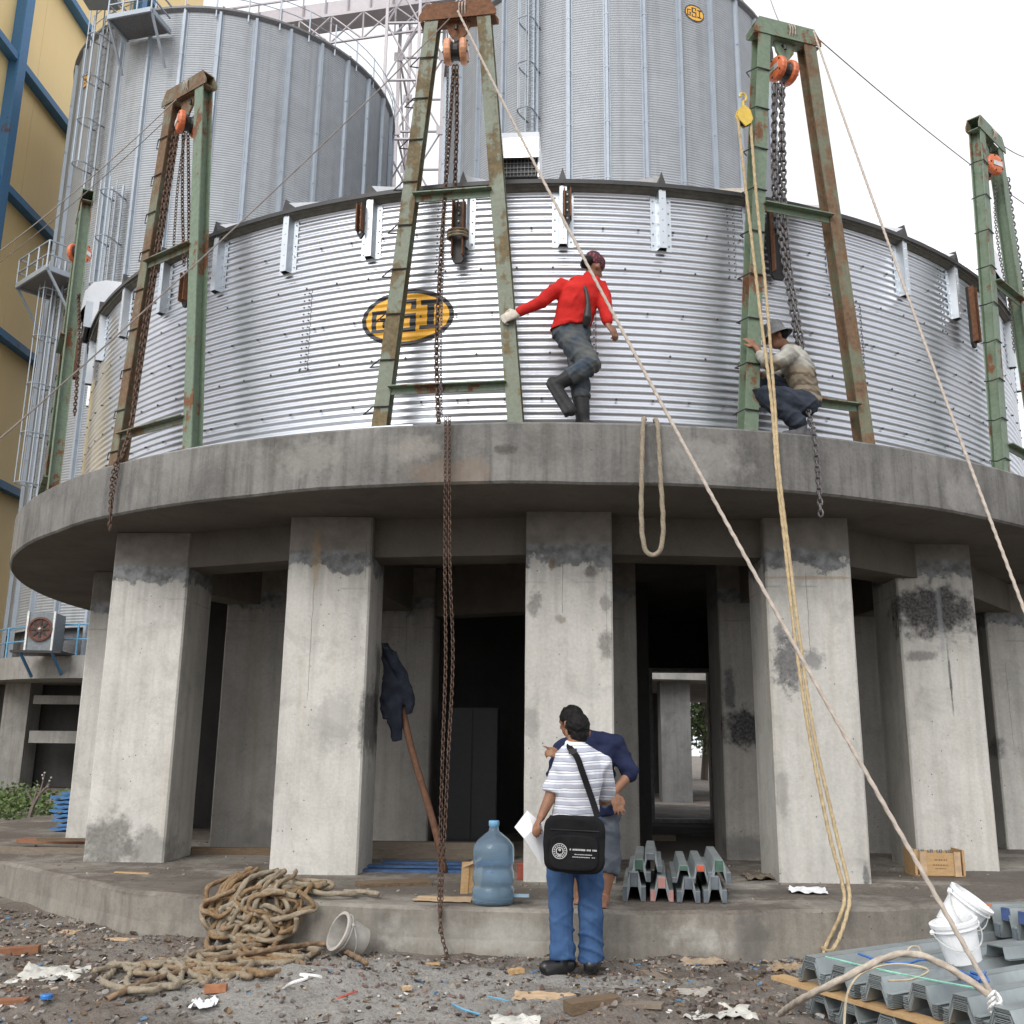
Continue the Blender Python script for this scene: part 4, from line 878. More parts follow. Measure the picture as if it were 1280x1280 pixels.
MB().tube([pp+_Z*(.13)+T*0, pp+_Z*.19]+[pp+_Z*.235+T*.035*sin(q)-_Z*.045*cos(q) for q in np.linspace(0, 4.8, 9)], .012, 6).build('hook', M_PULY, t)
def rope(name, pts, r, mat, label, n=14, raw=True):
    path = smooth_path(pts, n); o = MB().rope(path, r).build(name, mat, smooth=True, loc=tuple(path[-1])); return tag(o, label, 'rope')
rope('rope', [pp-T*.07, at_R(935, 260, 7.5), at_R(949, 380, 7.56), at_R(964, 500, 7.68), at_R(971, 590, 7.78), at_R(981, 680, 7.84), at_R(994, 800, 7.93), at_R(1012, 920, 8.02), at_R(1036, 1040, 8.12), at_R(1054, 1110, 8.2), at_R(1052, 1140, 8.3), at_z(1032, 1183, 0.06), at_z(1030, 1192, 0.05)], .0135, M_ROPEY, 'new tan rope falling from the yellow pulley to the ground, left strand')
rope('rope', [pp+T*.07, at_R(945, 240, 7.5), at_R(957, 360, 7.56), at_R(968, 500, 7.68), at_R(974, 590, 7.8), at_R(986, 690, 7.86), at_R(1000, 800, 7.95), at_R(1018, 920, 8.04), at_R(1045, 1040, 8.14), at_R(1061, 1110, 8.24), at_R(1058, 1145, 8.34), at_z(1040, 1188, 0.08), at_z(1020, 1178, 0.04)], .0135, M_ROPEY, 'new tan rope falling from the yellow pulley to the ground, right strand')
tp = fr[2][1]+Vector((0, -.12, ZT-.13)); end = at_z(1243, 1248, .33)
mid = [tp.lerp(end, q)-_Z*(.55*q*(1-q)) for q in np.linspace(0, 1, 9)]
rope('rope', mid, .0112, M_ROPEW, 'long taut rope slanting from the brown-capped frame to the steel pile', 10)
rope('rope', [end+Vector((0, 0, 0)), at_z(1195, 1215, .42), at_z(1150, 1194, .47), at_z(1110, 1196, .46), at_z(1050, 1225, .36), at_z(1000, 1250, .22), at_z(975, 1268, .05)], .0155, M_ROPEG, 'thick grey-brown rope arching over the top of the steel pile', 12)
MB().ball(end, (.05, .04, .045), 8, 6).build('x', M_PLATE) if False else None
b = MB(); M_WHT = plain('white_plastic', (0.78, 0.78, 0.77), .35, var=.06)
for k in range(3): b.tube([end+Vector((.026*cos(q), .02*sin(q*2), -.04+.022*k+.026*sin(q))) for q in np.linspace(0, 6.3, 14)], .007, 6)
tag(b.build('cloth_tie', M_WHT, loc=tuple(end)), 'white cloth knot tied round the rope end at the pile', 'tie')
rope('rope', [at_R(806, 524, 7.62), at_R(804, 530, 7.72), at_R(802, 600, 7.76), at_R(802, 655, 7.76), at_R(806, 685, 7.76), at_R(815, 694, 7.76), at_R(825, 687, 7.76), at_R(829, 660, 7.76), at_R(826, 600, 7.76), at_R(822, 532, 7.72), at_R(818, 526, 7.62)], .019, M_ROPE, 'loop of brown rope hanging over the ledge beside the red-shirted worker', 10)
f4 = fr[3][1]+Vector((.28, -.1, ZT-.1)); e4 = at_y(1300, 815, -10.6)
rope('rope', [f4.lerp(e4, q)-_Z*(.3*q*(1-q)) for q in np.linspace(0, 1, 7)], .009, M_ROPEW, 'thin pale rope slanting from the pulley frame to the right edge', 10)
def wire(a, b_, label, r=.0055, sag=.1):
    pts = [a.lerp(b_, q)-_Z*(4*sag*q*(1-q)) for q in np.linspace(0, 1, 16)]
    tag(MB().tube(pts, r, 6).build('guy_wire', M_WIRE, loc=tuple(b_)), label, 'wire')
t3 = fr[2][1]+_Z*(ZT-.0); t2 = fr[1][1]+_Z*(ZT+.0); t4 = fr[3][1]+_Z*ZT; t5 = fr[4][1]+_Z*ZT
wire(t3, at_y(-40, 583, -9.5), 'guy wire slanting from the brown-capped frame down across the left of the bin', .006)
wire(t2, at_y(-30, 336, -6.0), 'guy wire from the second frame to the left edge, upper', .006); wire(t2+Vector((0, .1, -.03)), at_y(-30, 350, -5.0), 'guy wire from the second frame to the left edge, lower', .005)
wire(t4+Vector((.25, 0, 0)), at_y(1310, 275, -2.0), 'guy wire from the pulley frame to the right edge across the sky', .006)
wire(t5, at_y(1300, 200, -3.0), 'short guy wire leaving the top of the right edge frame', .006)
wire(t4, at_y(955, -30, -2.0), 'guy wire rising from the pulley frame cap', .006)
# loops of wire holding the ropes on the caps
for k, nm in ((1, 'second'), (2, 'brown-capped'), (3, 'pulley'), (4, 'right edge')):
    c = fr[k][1]+_Z*(ZT-.06); T_, O_ = fr[k][2], fr[k][3]; b = MB()
    for q in range(3): b.tube([c+T_*(.02+q*.03)+O_*.1*cos(w_)+_Z*(.11*sin(w_)) for w_ in np.linspace(0, 6.28, 16)], .008, 5)
    tag(b.build('rope_hitch', M_ROPEW, loc=tuple(c)), 'pale rope hitch wound round the cap of the %s frame' % nm, 'hitch')

# ================================================================== THINGS ON THE PLINTH AND THE GROUND
def wood(name, a, b_, sc=3.0):
    m = NT(name); P = m.pos(); gr = m.noise(1.0, 5, .65, m.vmul(P, (sc*2, sc*14, sc*14)), 1.2); f = m.noise(40, 3)
    c = m.mix(m.ramp(gr, [(.3, 0.), (.7, 1.)]), a, b_); c = m.mix(m.math('MULTIPLY', f, .25), c, tuple(q*.4 for q in a)); m.bump(gr, .004, .4); return m.out(c, .8)
M_W1 = wood('old_timber', (0.10, 0.065, 0.04), (0.20, 0.14, 0.085)); M_W2 = wood('new_timber', (0.42, 0.26, 0.12), (0.55, 0.37, 0.19)); M_W3 = wood('grey_timber', (0.16, 0.13, 0.10), (0.27, 0.22, 0.17)); M_WR = wood('red_timber', (0.20, 0.08, 0.04), (0.30, 0.14, 0.07))
M_CARD = plain('cardboard', (0.45, 0.32, 0.20), .9, var=.2); M_PAPER = plain('white_paper', (0.74, 0.75, 0.77), .7, var=.05); M_SACK = plain('white_sack', (0.50, 0.49, 0.45), .7, var=.3, sc=8)
def plank(p, ang, L, w_, h, mat, label, tilt=0.0, name='plank', cat='plank', roll=0.0):
    p = Vector(p); ax = Vector((cos(ang)*cos(tilt), sin(ang)*cos(tilt), sin(tilt))); ay = Vector((-sin(ang), cos(ang), roll)).normalized(); az = ax.cross(ay).normalized(); b = MB(); n_ = 6; vs = []
    for i in range(n_+1):
        q = p+ax*L*(i/n_-.5); e = mnoise.noise(Vector((p.x*5, p.y*5, i*1.7)))*.006
        for y, z in ((-w_/2, 0), (w_/2, 0), (w_/2, h), (-w_/2, h)): vs.append(q+ay*(y+e)+az*(z+e*.5))
    b.add(vs, [(i*4+k, i*4+(k+1) % 4, i*4+4+(k+1) % 4, i*4+4+k) for i in range(n_) for k in range(4)]+[(3, 2, 1, 0), (n_*4, n_*4+1, n_*4+2, n_*4+3)])
    return tag(b.build(name, mat, loc=tuple(p)), label, cat)
def G(x, y, dz=0.0):
    p = at_z(x, y, 0.0)
    for _ in range(4): p = at_z(x, y, gh(p.x, p.y)+dz)
    return p
def sheet(p, ex, ey, nx_, ny_, amp, mat, label, name, cat, seed=0, sc=6.0, drape=True, edge=.25, thick=.002):
    """a crumpled sheet lying on the ground"""
    p = Vector(p); ex, ey = Vector(ex), Vector(ey); b = MB(); vs = []
    for sgn in (0, 1):
        for j in range(ny_+1):
            for i in range(nx_+1):
                u, v = i/nx_-.5, j/ny_-.5; k = 1+edge*mnoise.noise(Vector((math.atan2(v, u)*1.6, seed, 3)))
                q = p+ex*(u*k)+ey*(v*k); w_ = mnoise.noise(Vector((u*sc+seed*7, v*sc, seed)))*amp+mnoise.noise(Vector((u*sc*2.6+seed*7, v*sc*2.6, seed+5)))*amp*.45
                vs.append(q+_Z*(abs(w_)+amp*.15-sgn*thick))
    m_ = (nx_+1)*(ny_+1); fs = []
    for j in range(ny_):
        for i in range(nx_):
            a = j*(nx_+1)+i; f = (a, a+1, a+nx_+2, a+nx_+1); fs.append(f); fs.append(tuple(m_+q for q in reversed(f)))
    return tag(b.add(vs, fs).build(name, mat, loc=tuple(p)), label, cat)
# ---- planks and sheets
plank(at_z(492, 1107, ZP), radians(24), .62, .17, .035, M_W1, 'short weathered plank lying at the plinth edge right of the rope heap', roll=.06)
plank(at_z(60, 1066, ZP), radians(4), 1.1, .14, .05, M_W3, 'pale plank at the far left end of the plinth')
plank(at_z(75, 1060, ZP)+_Z*.05, radians(-6), 1.0, .12, .04, M_WR, 'reddish plank lying on the pale plank at the left')
plank(at_z(92, 1062, ZP)+_Z*.09, radians(2), .8, .10, .03, M_W1, 'dark thin plank on top of the left plank pile')
plank(at_z(530, 1072, ZP), radians(1), 1.9, .16, .16, M_W3, 'long squared timber lying on the floor behind the rusty pole')
plank(at_z(300, 1068, ZP), radians(1), 1.5, .12, .07, M_W1, 'dark timber on the floor between the first two columns')
plank(at_z(165, 1092, ZP), radians(-12), .35, .03, .012, M_W2, 'thin lath lying in front of the leftmost front column')
plank(at_z(820, 1050, ZP), radians(-4), .5, .25, .07, M_W3, 'short board lying behind the stacked steel profiles')
for k, (x, y, L) in enumerate(((535, 1090, 1.25), (520, 1086, 1.2), (548, 1083, 1.1))):
    p = at_z(x, y, ZP)+_Z*.012*k
    m_bs = plain('blue_painted_sheet', (0.035, 0.09, 0.21), .5, var=.3) if k == 0 else m_bs
    plank(p, radians(2-k), L, .12, .02, m_bs, ('front', 'middle', 'rear')[k]+' blue painted board on the dark floor beside the rusty pole', name='blue_board', cat='board')
b = MB(); p = at_z(586, 1117, ZP)
t = thing('wooden_box', 'small upright broken box of pale boards left of the water bottle', 'box', tuple(p))
for dx, dy, w_, h, a in ((-.035, 0, .06, .24, .04), (.015, .03, .05, .22, -.05), (.06, .01, .05, .20, .12)): MB().obox(p+Vector((dx+a*.05, dy, h/2)), (w_/2, .01, 0), (0, .012, 0), (a*h/2, 0, h/2)).build('board', M_W2, t)
MB().obox(p+Vector((.02, .01, .235)), (.07, 0, .03), (0, .03, 0), (0, 0, .01)).build('top_board', M_CARD, t)
sheet(at_z(555, 1124, ZP+.005), (.44, -.03, 0), (.02, .28, 0), 10, 8, .012, M_CARD, 'flat torn cardboard on the plinth left of the water bottle', 'cardboard', 'cardboard', 3)
sheet(at_z(1010, 1114, ZP+.005), (.3, .0, 0), (.08, .36, 0), 10, 10, .035, M_PAPER, 'crumpled white sheet on the plinth in front of the column with rope', 'paper_sheet', 'paper', 5)
sheet(at_z(948, 1098, ZP+.004), (.26, .06, 0), (.0, .3, 0), 8, 8, .05, plain('brown_paper', (0.16, 0.13, 0.10), .9), 'crumpled brown paper on the dusty floor right of the passage', 'paper_scrap', 'paper', 8)
# ---- leaning rusty pole with a jacket
pb_, pt_ = at_z(556, 1091, ZP), at_y(484, 812, -5.72)
pole = tag(MB().tube([pb_.lerp(pt_, q)+Vector((.012*sin(q*9), 0, .01*sin(q*7))) for q in np.linspace(0, 1, 14)], .034, 10).build('rusty_pole', painted('pole_rust', (0.12, 0.065, 0.04), 1.6, 5.0, rcol=(0.13, 0.062, 0.035)), smooth=True, loc=tuple(pb_)), 'rusty round pole leaning on the second column', 'pole')
M_JACK = plain('navy_jacket', (0.030, 0.038, 0.065), .85, var=.35, sc=7, bump=.004, bsc=40)
jp = at_y(486, 812, -5.82); t = thing('jacket', 'dark navy jacket hung over the top of the rusty pole', 'jacket', tuple(jp))
JY = -5.84
JACKET = t
# ---- dark cabinet deep in the shade
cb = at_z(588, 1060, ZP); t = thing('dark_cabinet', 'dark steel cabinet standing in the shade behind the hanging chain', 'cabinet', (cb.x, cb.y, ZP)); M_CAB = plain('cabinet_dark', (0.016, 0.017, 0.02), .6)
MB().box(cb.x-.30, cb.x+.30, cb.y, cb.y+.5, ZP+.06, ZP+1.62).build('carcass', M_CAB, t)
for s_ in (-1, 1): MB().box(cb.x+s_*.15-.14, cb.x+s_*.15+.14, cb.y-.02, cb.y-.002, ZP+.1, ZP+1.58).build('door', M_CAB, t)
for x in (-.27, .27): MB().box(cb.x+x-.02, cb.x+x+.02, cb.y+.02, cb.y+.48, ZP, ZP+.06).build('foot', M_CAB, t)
sheet(polar(7.35, radians(27.3), ZL+.03), (.45, .2, 0), (-.12, .22, .10), 10, 6, .07, M_BAG, 'crumpled black sheet on the ledge right of the pulley frame', 'black_sheet', 'sheet', 21, 3)
# ---- five-gallon water bottle
bp = at_z(616, 1130, ZP); m = NT('bottle_blue'); M_BOT = m.out((0.60, 0.77, 0.92), .06, 0.0, IOR=1.22, Transmission_Weight=.9, Alpha=1.0)
prof = [(0, .012), (.10, .0), (.150, .004), (.162, .03), (.162, .115), (.15, .13), (.15, .15), (.160, .17), (.160, .24), (.148, .26), (.148, .285), (.160, .305), (.160, .40), (.155, .43), (.12, .475), (.07, .515), (.042, .535), (.036, .56), (.036, .60)]
inn = [(max(r-.004, 0), z+(.005 if i == 0 else 0.0)) for i, (r, z) in enumerate(prof)]
t = thing('water_bottle', 'large ribbed blue water bottle standing at the plinth edge', 'water bottle', tuple(bp)); SB = .97
MB().lathe([(r*SB, z*SB) for r, z in prof+inn[::-1]], 36, Matrix.Translation(bp)).build('bottle', M_BOT, t, True)
M_BW = NT('bottle_water').out((0.55, 0.66, 0.70), .05, 0, IOR=1.15, Transmission_Weight=.85)
MB().lathe([(0, .614), (.038, .614), (.041, .608), (.041, .575), (.037, .572), (.037, .57)], 20, Matrix.Translation(bp) @ Matrix.Diagonal((SB, SB, SB, 1))).build('cap', plain('cap_blue', (0.16, 0.36, 0.55), .4), t, True)
MB().lathe([(0, .008), (.154, .01), (.157, .03), (.157, .108), (0, .11)], 28, Matrix.Translation(bp) @ Matrix.Diagonal((SB, SB, SB, 1))).build('water', M_BW, t, True)
MB().box(bp.x+.15, bp.x+.27, bp.y-.0, bp.y+.04, ZP+.05, ZP+.07).build('handle_strap', plain('strap_blue', (0.25, 0.36, 0.44), .5), t)
b = MB(); p = at_z(650, 1100, ZP); tag(MB().box(p.x-.028, p.x+.028, p.y-.02, p.y+.03, ZP, ZP+.13).box(p.x-.032, p.x+.032, p.y-.026, p.y+.036, ZP+.13, ZP+.145).build('orange_can', plain('can_orange', (0.24, 0.05, 0.03), .7), loc=tuple(p)), 'small orange can half hidden between bottle and column', 'can')

# ---- nested steel hat profiles
M_ZN = steel('zinc_profile', (0.47, 0.52, 0.53), .45, .55, var=.25, dirt=.5, streak=.35); M_EG = plain('end_green', (0.05, 0.12, 0.085), .5, var=.3); M_ER = plain('end_red', (0.55, 0.10, 0.05), .55, var=.2); M_EP = plain('end_pink', (0.45, 0.22, 0.20), .6, var=.2); M_EB = plain('end_grey', (0.11, 0.13, 0.15), .5, var=.3); M_EO = plain('end_orange', (0.70, 0.20, 0.06), .5, var=.2); M_EBL = plain('end_blue', (0.06, 0.10, 0.24), .5, var=.2)
def hat_stack(o, d, e, top, bot, h, lip, n_, gap, L, name, label, group, endmat=None, flip=False, mat=None, cat='steel profile'):
    """n nested hat profiles: o centre of the near end at base height, d their run, e across"""
    o, d, e = Vector(o), Vector(d).normalized(), Vector(e).normalized(); b = MB(); th = .0032
    for k in range(n_):
        zz = k*gap; r = random.uniform(-.008, .008)
        ol = [(-bot/2-lip, 0), (-bot/2, 0), (-top/2, h), (top/2, h), (bot/2, 0), (bot/2+lip, 0)]
        if flip: ol = [(x, h-y) for x, y in ol]
        s_ = o+d*r+_Z*zz
        for (x0, y0), (x1, y1) in zip(ol, ol[1:]):
            nrm = Vector((-(y1-y0), (x1-x0))).normalized()*th; q = [(x0, y0), (x1, y1), (x1+nrm.x, y1+nrm.y), (x0+nrm.x, y0+nrm.y)]
            vs = [s_+d*(L if f else 0)+e*x+_Z*y for f in (0, 1) for x, y in q]
            b.add(vs, [(0, 1, 2, 3), (7, 6, 5, 4), (0, 4, 5, 1), (1, 5, 6, 2), (2, 6, 7, 3), (3, 7, 4, 0)])
    if endmat is None: return tag(b.build(name, mat or M_ZN, loc=tuple(o)), label, cat, group)
    t = thing(name, label, cat, tuple(o), 0, group); b.build('profiles', mat or M_ZN, t); b = MB()
    H = h+(n_-1)*gap; i0 = .02
    tri = [(-top/2+.008, .0), (top/2-.008, .0), (top/2-.008, H-.01), (-top/2+.008, H-.01)]
    for x0, x1, x2, x3, z0 in ((-top*.46, top*.46, top*.46, -top*.46, h), (bot/2+.002, bot/2+lip-.002, bot/2+lip-.002, bot/2+.002, 0.0), (-bot/2-lip+.002, -bot/2-.002, -bot/2-.002, -bot/2-lip+.002, 0.0)):
        q_ = [(x0, z0+.005), (x1, z0+.005), (x2, z0+(n_-1)*gap), (x3, z0+(n_-1)*gap)]
        MB().add([o+d*y+e*x+_Z*z for y in (-.011, .05) for x, z in q_], [(0, 1, 2, 3), (7, 6, 5, 4), (0, 4, 5, 1), (1, 5, 6, 2), (2, 6, 7, 3), (3, 7, 4, 0)]).build('painted_end', endmat if z0 else (M_EB if endmat is not M_EP else M_EP), t)
    return t
# pile on the plinth, ends facing the camera
o0 = at_z(778, 1126, ZP+.002); dd = Vector((.10, 1, 0)); ee = Vector((1, -.10, 0))
PP = [(0.075, 0, .30-.10, M_EB, 'dark ended', False, 9), (.245, .0, .10, M_EP, 'pink ended', False, 7), (.42, .02, .13, M_EG, 'green ended', False, 8), (.60, .03, .10, M_EB, 'blue-grey', False, 7), (.74, .02, .12, M_ER, 'pink-edged', False, 8)]
grp = 'nested steel profiles stacked on the plinth'
for k, (x, y, hh, em, nm, fl, n_) in enumerate([(.09, 0, .13, M_EB, 'lowest left stack of nested profiles in the plinth pile, dark ends', 0, 10), (.30, .02, .12, M_EP, 'low stack of nested profiles with a pinkish end in the plinth pile', 0, 8), (.50, .0, .12, M_EB, 'low middle stack of nested profiles in the plinth pile, grey ends', 0, 8), (.70, .03, .12, M_EB, 'lowest right stack of nested profiles in the plinth pile', 0, 9)]):
    hat_stack(o0+ee*x+dd*y, dd, ee, .06, .105, hh*.8, .036, n_, .0115, 1.3, 'steel_profile', nm, grp, em)
for k, (x, y, zb, em, nm, n_) in enumerate([(.13, .10, .20, M_EG, 'green ended upper profiles at the left of the plinth pile', 7), (.22, .16, .30, M_EB, 'topmost grey profiles at the left of the plinth pile', 5), (.47, .08, .20, M_EG, 'single green ended profiles in the middle of the plinth pile', 4), (.60, .12, .19, M_ER, 'red ended profiles in the right half of the plinth pile', 5), (.74, .10, .20, M_EG, 'tall green ended profiles at the right of the plinth pile', 8)]):
    hat_stack(o0+ee*x+dd*y+_Z*zb*.66, dd, ee, .06, .105, .09, .036, n_, .0115, 1.2, 'steel_profile', nm, grp, em)
# foreground pile: rows of nested hats on timber
c0 = at_z(1003, 1228, .165); ce = at_z(1222, 1292, .165); e_ = (ce-c0).normalized(); e_.z = 0; cd = Vector((.83, .56, 0)).normalized(); sp = (ce-c0).length/4.6
grp = 'nested steel profiles piled in the right foreground'; ordn = ['first', 'second', 'third', 'fourth', 'fifth', 'sixth']
for k in range(6):
    p = c0+e_*(sp*(k+.25))+cd*random.uniform(-.03, .03)+_Z*.006
    hat_stack(p, cd, e_, .08, .145, .075, .036, 9, .0078, 2.2, 'steel_profile', ordn[k]+' stack from the back in the upper row of the foreground pile', grp)
    if k < 4: hat_stack(p-_Z*.163+e_*.06, cd, e_, .08, .145, .075, .036, 8, .0078, 2.2, 'steel_profile', ordn[k]+' stack from the back in the lower row of the foreground pile', grp)
plank(c0+e_*sp*2.4+cd*.02-_Z*.026, math.atan2(e_.y, e_.x), sp*6.6, .10, .022, M_W2, 'pale wooden bearer between the two rows of the foreground pile', name='bearer', cat='bearer')
# loose channel on top and the second pile behind it
q = at_z(1246, 1198, .315); hat_stack(q, cd+Vector((.1, -.1, 0)), e_, .10, .12, .06, .02, 2, .006, 1.0, 'steel_profile', 'loose green-edged channel lying on top of the foreground pile at the right', grp, M_EG)
q = at_z(1245, 1175, .28); cd2 = Vector((.96, .28, 0)).normalized(); e2 = Vector((.28, -.96, 0)).normalized()
for k, (dx, em, nm) in enumerate(((0, M_EO, 'orange ended'), (.17, M_EBL, 'blue ended'), (.34, M_EBL, 'far right blue ended'))):
    qq = at_z(1238+k*22, 1168+k*6, .30); hat_stack(qq, cd2, e2, .06, .11, .11, .03, 8, .011, 1.2, 'steel_profile', nm+' profiles in the small rear pile at the right edge', 'profiles in the rear pile at the right edge', em)
plank(at_z(1262, 1180, .22), math.atan2(e2.y, e2.x)+.9, .7, .1, .04, M_W2, 'pale bearer under the small rear pile at the right edge', name='bearer', cat='bearer')
plank(at_z(1262, 1180, .0)+Vector((.2, .5, 0)), .2, 1.0, .5, .2, M_W1, 'low timber block carrying the rear pile', name='timber_block', cat='timber')
# strings over the pile
def cord(pts, r, mat, label, n=10): tag(MB().tube(smooth_path(pts, n), r, 5).build('cord', mat, loc=tuple(Vector(pts[0]))), label, 'cord')
M_STB = plain('blue_string', (0.06, 0.16, 0.42), .7); M_STT = plain('tan_string', (0.48, 0.40, 0.28), .8); M_STG = plain('green_strap', (0.25, 0.55, 0.43), .5)
zt = .165+.075+.066+.012
cord([at_z(1073, 1192, zt), at_z(1090, 1198, zt), at_z(1112, 1203, zt), at_z(1135, 1204, zt), at_z(1150, 1200, zt), at_z(1172, 1202, zt), at_z(1185, 1212, zt)], .007, M_STB, 'blue string lying along the top of the foreground pile')
rr = random.Random(4)
cord([at_z(1215+rr.uniform(-22, 22), 1222+rr.uniform(-9, 9), zt+rr.uniform(0, .05)) for _ in range(16)], .0075, M_STB, 'tangle of blue string beside the white buckets', 6)
cord([at_z(1032, 1196, zt), at_z(1100, 1212, zt+.002), at_z(1170, 1226, zt+.002), at_z(1225, 1236, zt+.002)], .005, M_STG, 'pale green strap across the top of the foreground pile')
cord([at_z(1055, 1285, .15), at_z(1060, 1240, .26), at_z(1080, 1215, zt), at_z(1120, 1205, zt+.01), at_z(1160, 1212, zt), at_z(1140, 1224, zt), at_z(1110, 1226, zt)], .006, M_STT, 'loose tan string curling over the foreground pile')
cord([at_z(1133, 1192, zt+.0), at_z(1138, 1184, zt+.03), at_z(1148, 1184, zt+.03), at_z(1152, 1193, zt)], .006, M_STT, 'small loop of tan string on the pile behind the thick rope')
# ---- buckets
M_BKT = plain('bucket_white', (0.80, 0.81, 0.82), .38, var=.04, sc=6); M_BKG = plain('bucket_grey', (0.36, 0.34, 0.31), .75, var=.25, sc=9)
def bucket(p, axis, R1, R0, H, mat, label, spin=(1, 0, 0), lean=None):
    ax = Vector(axis).normalized(); sx = Vector(spin); sx = (sx-ax*sx.dot(ax)).normalized(); sy = ax.cross(sx); p = Vector(p)
    M = Matrix(((sx.x, sy.x, ax.x, p.x), (sx.y, sy.y, ax.y, p.y), (sx.z, sy.z, ax.z, p.z), (0, 0, 0, 1)))
    t = thing('bucket', label, 'bucket', tuple(p))
    MB().lathe([(0, .0), (R0-.01, 0), (R0, .008), (R1-.008, H*.8), (R1-.004, H), (R1-.012, H), (R1-.016, H*.8), (R0-.008, .012), (0, .01)], 32, M).build('shell', mat, t, False)
    MB().lathe([(R1-.006, H*.80), (R1+.008, H*.81), (R1+.008, H*.83), (R1-.004, H*.835), (R1-.004, H*.90), (R1+.008, H*.905), (R1+.010, H*.99), (R1-.01, H*1.005)], 32, M).build('rim', mat, t, False)
    hd = [M @ Vector(((R1+.01)*cos(a), -(R1+.02)*sin(a)*.95, H*.82-.10*sin(a))) for a in np.linspace(0, pi, 14)]
    h_ = MB().tube(hd, .004, 5).build('handle', M_PLATE, t)
    for s_ in (-1, 1): MB().ball(M @ Vector((s_*(R1+.008), 0, H*.82)), .016, 6, 4).build('handle_lug', mat, h_)
    return t
bk = at_z(1206, 1203, .315)
bucket(bk, (-.22, -.02, 1), .120, .094, .225, M_BKT, 'white plastic bucket standing on the foreground pile, in front')
bucket(bk+Vector((.0, .16, .15)), (.52, -.25, .8), .120, .094, .22, M_BKT, 'white plastic bucket tipped behind the front one, mouth to the right')
gb = polar(8.40, math.atan2(at_z(466, 1130, ZP).x, -at_z(466, 1130, ZP).y), .085); bucket(gb, (-.74, -.52, .42), .128, .098, .22, M_BKG, 'dusty grey bucket lying tipped against the plinth')
# ---- crate with silver-capped bottles
ck = at_z(1176, 1096, ZP); ck.y += .14; t = thing('wooden_crate', 'small wooden crate of bottles in front of the fifth column', 'crate', tuple(ck), 0)
W_, D_, H_ = .235, .15, .215
MB().box(ck.x-W_+.04, ck.x+W_-.04, ck.y-D_, ck.y-D_+.014, ZP+.01, ZP+H_).build('front_board', M_W2, t); MB().box(ck.x-W_, ck.x+W_, ck.y+D_-.014, ck.y+D_, ZP+.01, ZP+H_).build('back_board', M_W2, t)
MB().box(ck.x-W_, ck.x+W_, ck.y-D_+.016, ck.y+D_-.016, ZP, ZP+.012).build('bottom_board', M_W2, t)
for s_ in (-1, 1):
    MB().box(ck.x+s_*(W_-.01)-.01, ck.x+s_*(W_-.01)+.01, ck.y-D_+.003, ck.y+D_-.017, ZP+.012, ZP+H_+.03).build('end_board', M_W2, t)
    MB().box(ck.x+s_*(W_-.075)-.03, ck.x+s_*(W_-.075)+.03, ck.y-D_-.016, ck.y-D_-.001, ZP+.005, ZP+H_+.012).build('batten', M_CARD, t)
b = MB(); rr = random.Random(9)
for r_, (z, x0, x1) in enumerate(((.145, -.05, .06), (.10, -.07, .08), (.07, -.05, .05))):
    x = x0
    while x < x1: w_ = rr.uniform(.006, .014); b.box(ck.x+x, ck.x+x+w_, ck.y-D_-.0016, ck.y-D_-.0004, ZP+z, ZP+z+.016-r_*.004); x += w_+rr.uniform(.004, .008)
b.build('faded_print', plain('print_brown', (0.22, 0.12, 0.06), .8), t)
M_SIL = steel('silver_cap', (0.75, 0.76, 0.78), .25, .95)
for k in range(8):
    x = ck.x-.15+k*.043; y = ck.y-.06+.05*(k % 2); o = MB().lathe([(0, .0), (.024, 0), (.026, .12), (.012, .17), (.014, .19), (.014, .222), (0, .225)], 12, Matrix.Translation((x, y, ZP+.013))).build('bottle', M_SIL, loc=(x, y, ZP+.013))
    tag(o, ('first', 'second', 'third', 'fourth', 'fifth', 'sixth', 'seventh', 'eighth')[k]+' silver topped bottle from the left in the small wooden crate', 'bottle', 'silver topped bottles in the crate')
# ---- heap of old rope over the plinth edge
rr = random.Random(21); t = thing('rope_heap', 'heap of old brown rope spilling over the plinth edge onto the dirt', 'rope heap', tuple(G(330, 1190)))
RR = .0185
def edge_pt(x, z, out=0.0):
    p = at_z(x, 1120, ZP); a = math.atan2(p.x, -p.y); R = (7.98 if a < radians(-24) else 8.225)+out
    return Vector((R*sin(a), -R*cos(a), z))
for k in range(12):
    x0 = 266+k*10.8+rr.uniform(-6, 6); x1 = x0+rr.uniform(-40, 46); hi = .36+rr.uniform(0, .11); mx_ = rr.choice([.03, .05, .12, .2])
    top = edge_pt(x0+rr.uniform(-5, 5), hi, -.10-rr.uniform(0, .2)); top2 = edge_pt(x1+rr.uniform(-8, 8), hi+rr.uniform(-.03, .03), -.12-rr.uniform(0, .2))
    pts = [edge_pt((x0+x1)/2, hi+.02, -.34), top, edge_pt(x0, hi-.05, .035+rr.uniform(0, .05)), edge_pt(x0+rr.uniform(-16, 16), .2, .05+rr.uniform(0, .10)), edge_pt(x0+rr.uniform(-14, 14), mx_+.03, .09+rr.uniform(0, .06)), edge_pt((x0+x1)/2, mx_, .13+rr.uniform(0, .08)), edge_pt(x1, mx_+.04, .09+rr.uniform(0, .05)), edge_pt(x1+rr.uniform(-6, 6), .2, .06+rr.uniform(0, .06)), edge_pt(x1, hi-.06, .04), top2, edge_pt(x1-20, hi, -.36)]
    MB().rope(smooth_path(pts, 7), RR*rr.uniform(.85, 1.05)).build('coil', M_ROPE, t, True)
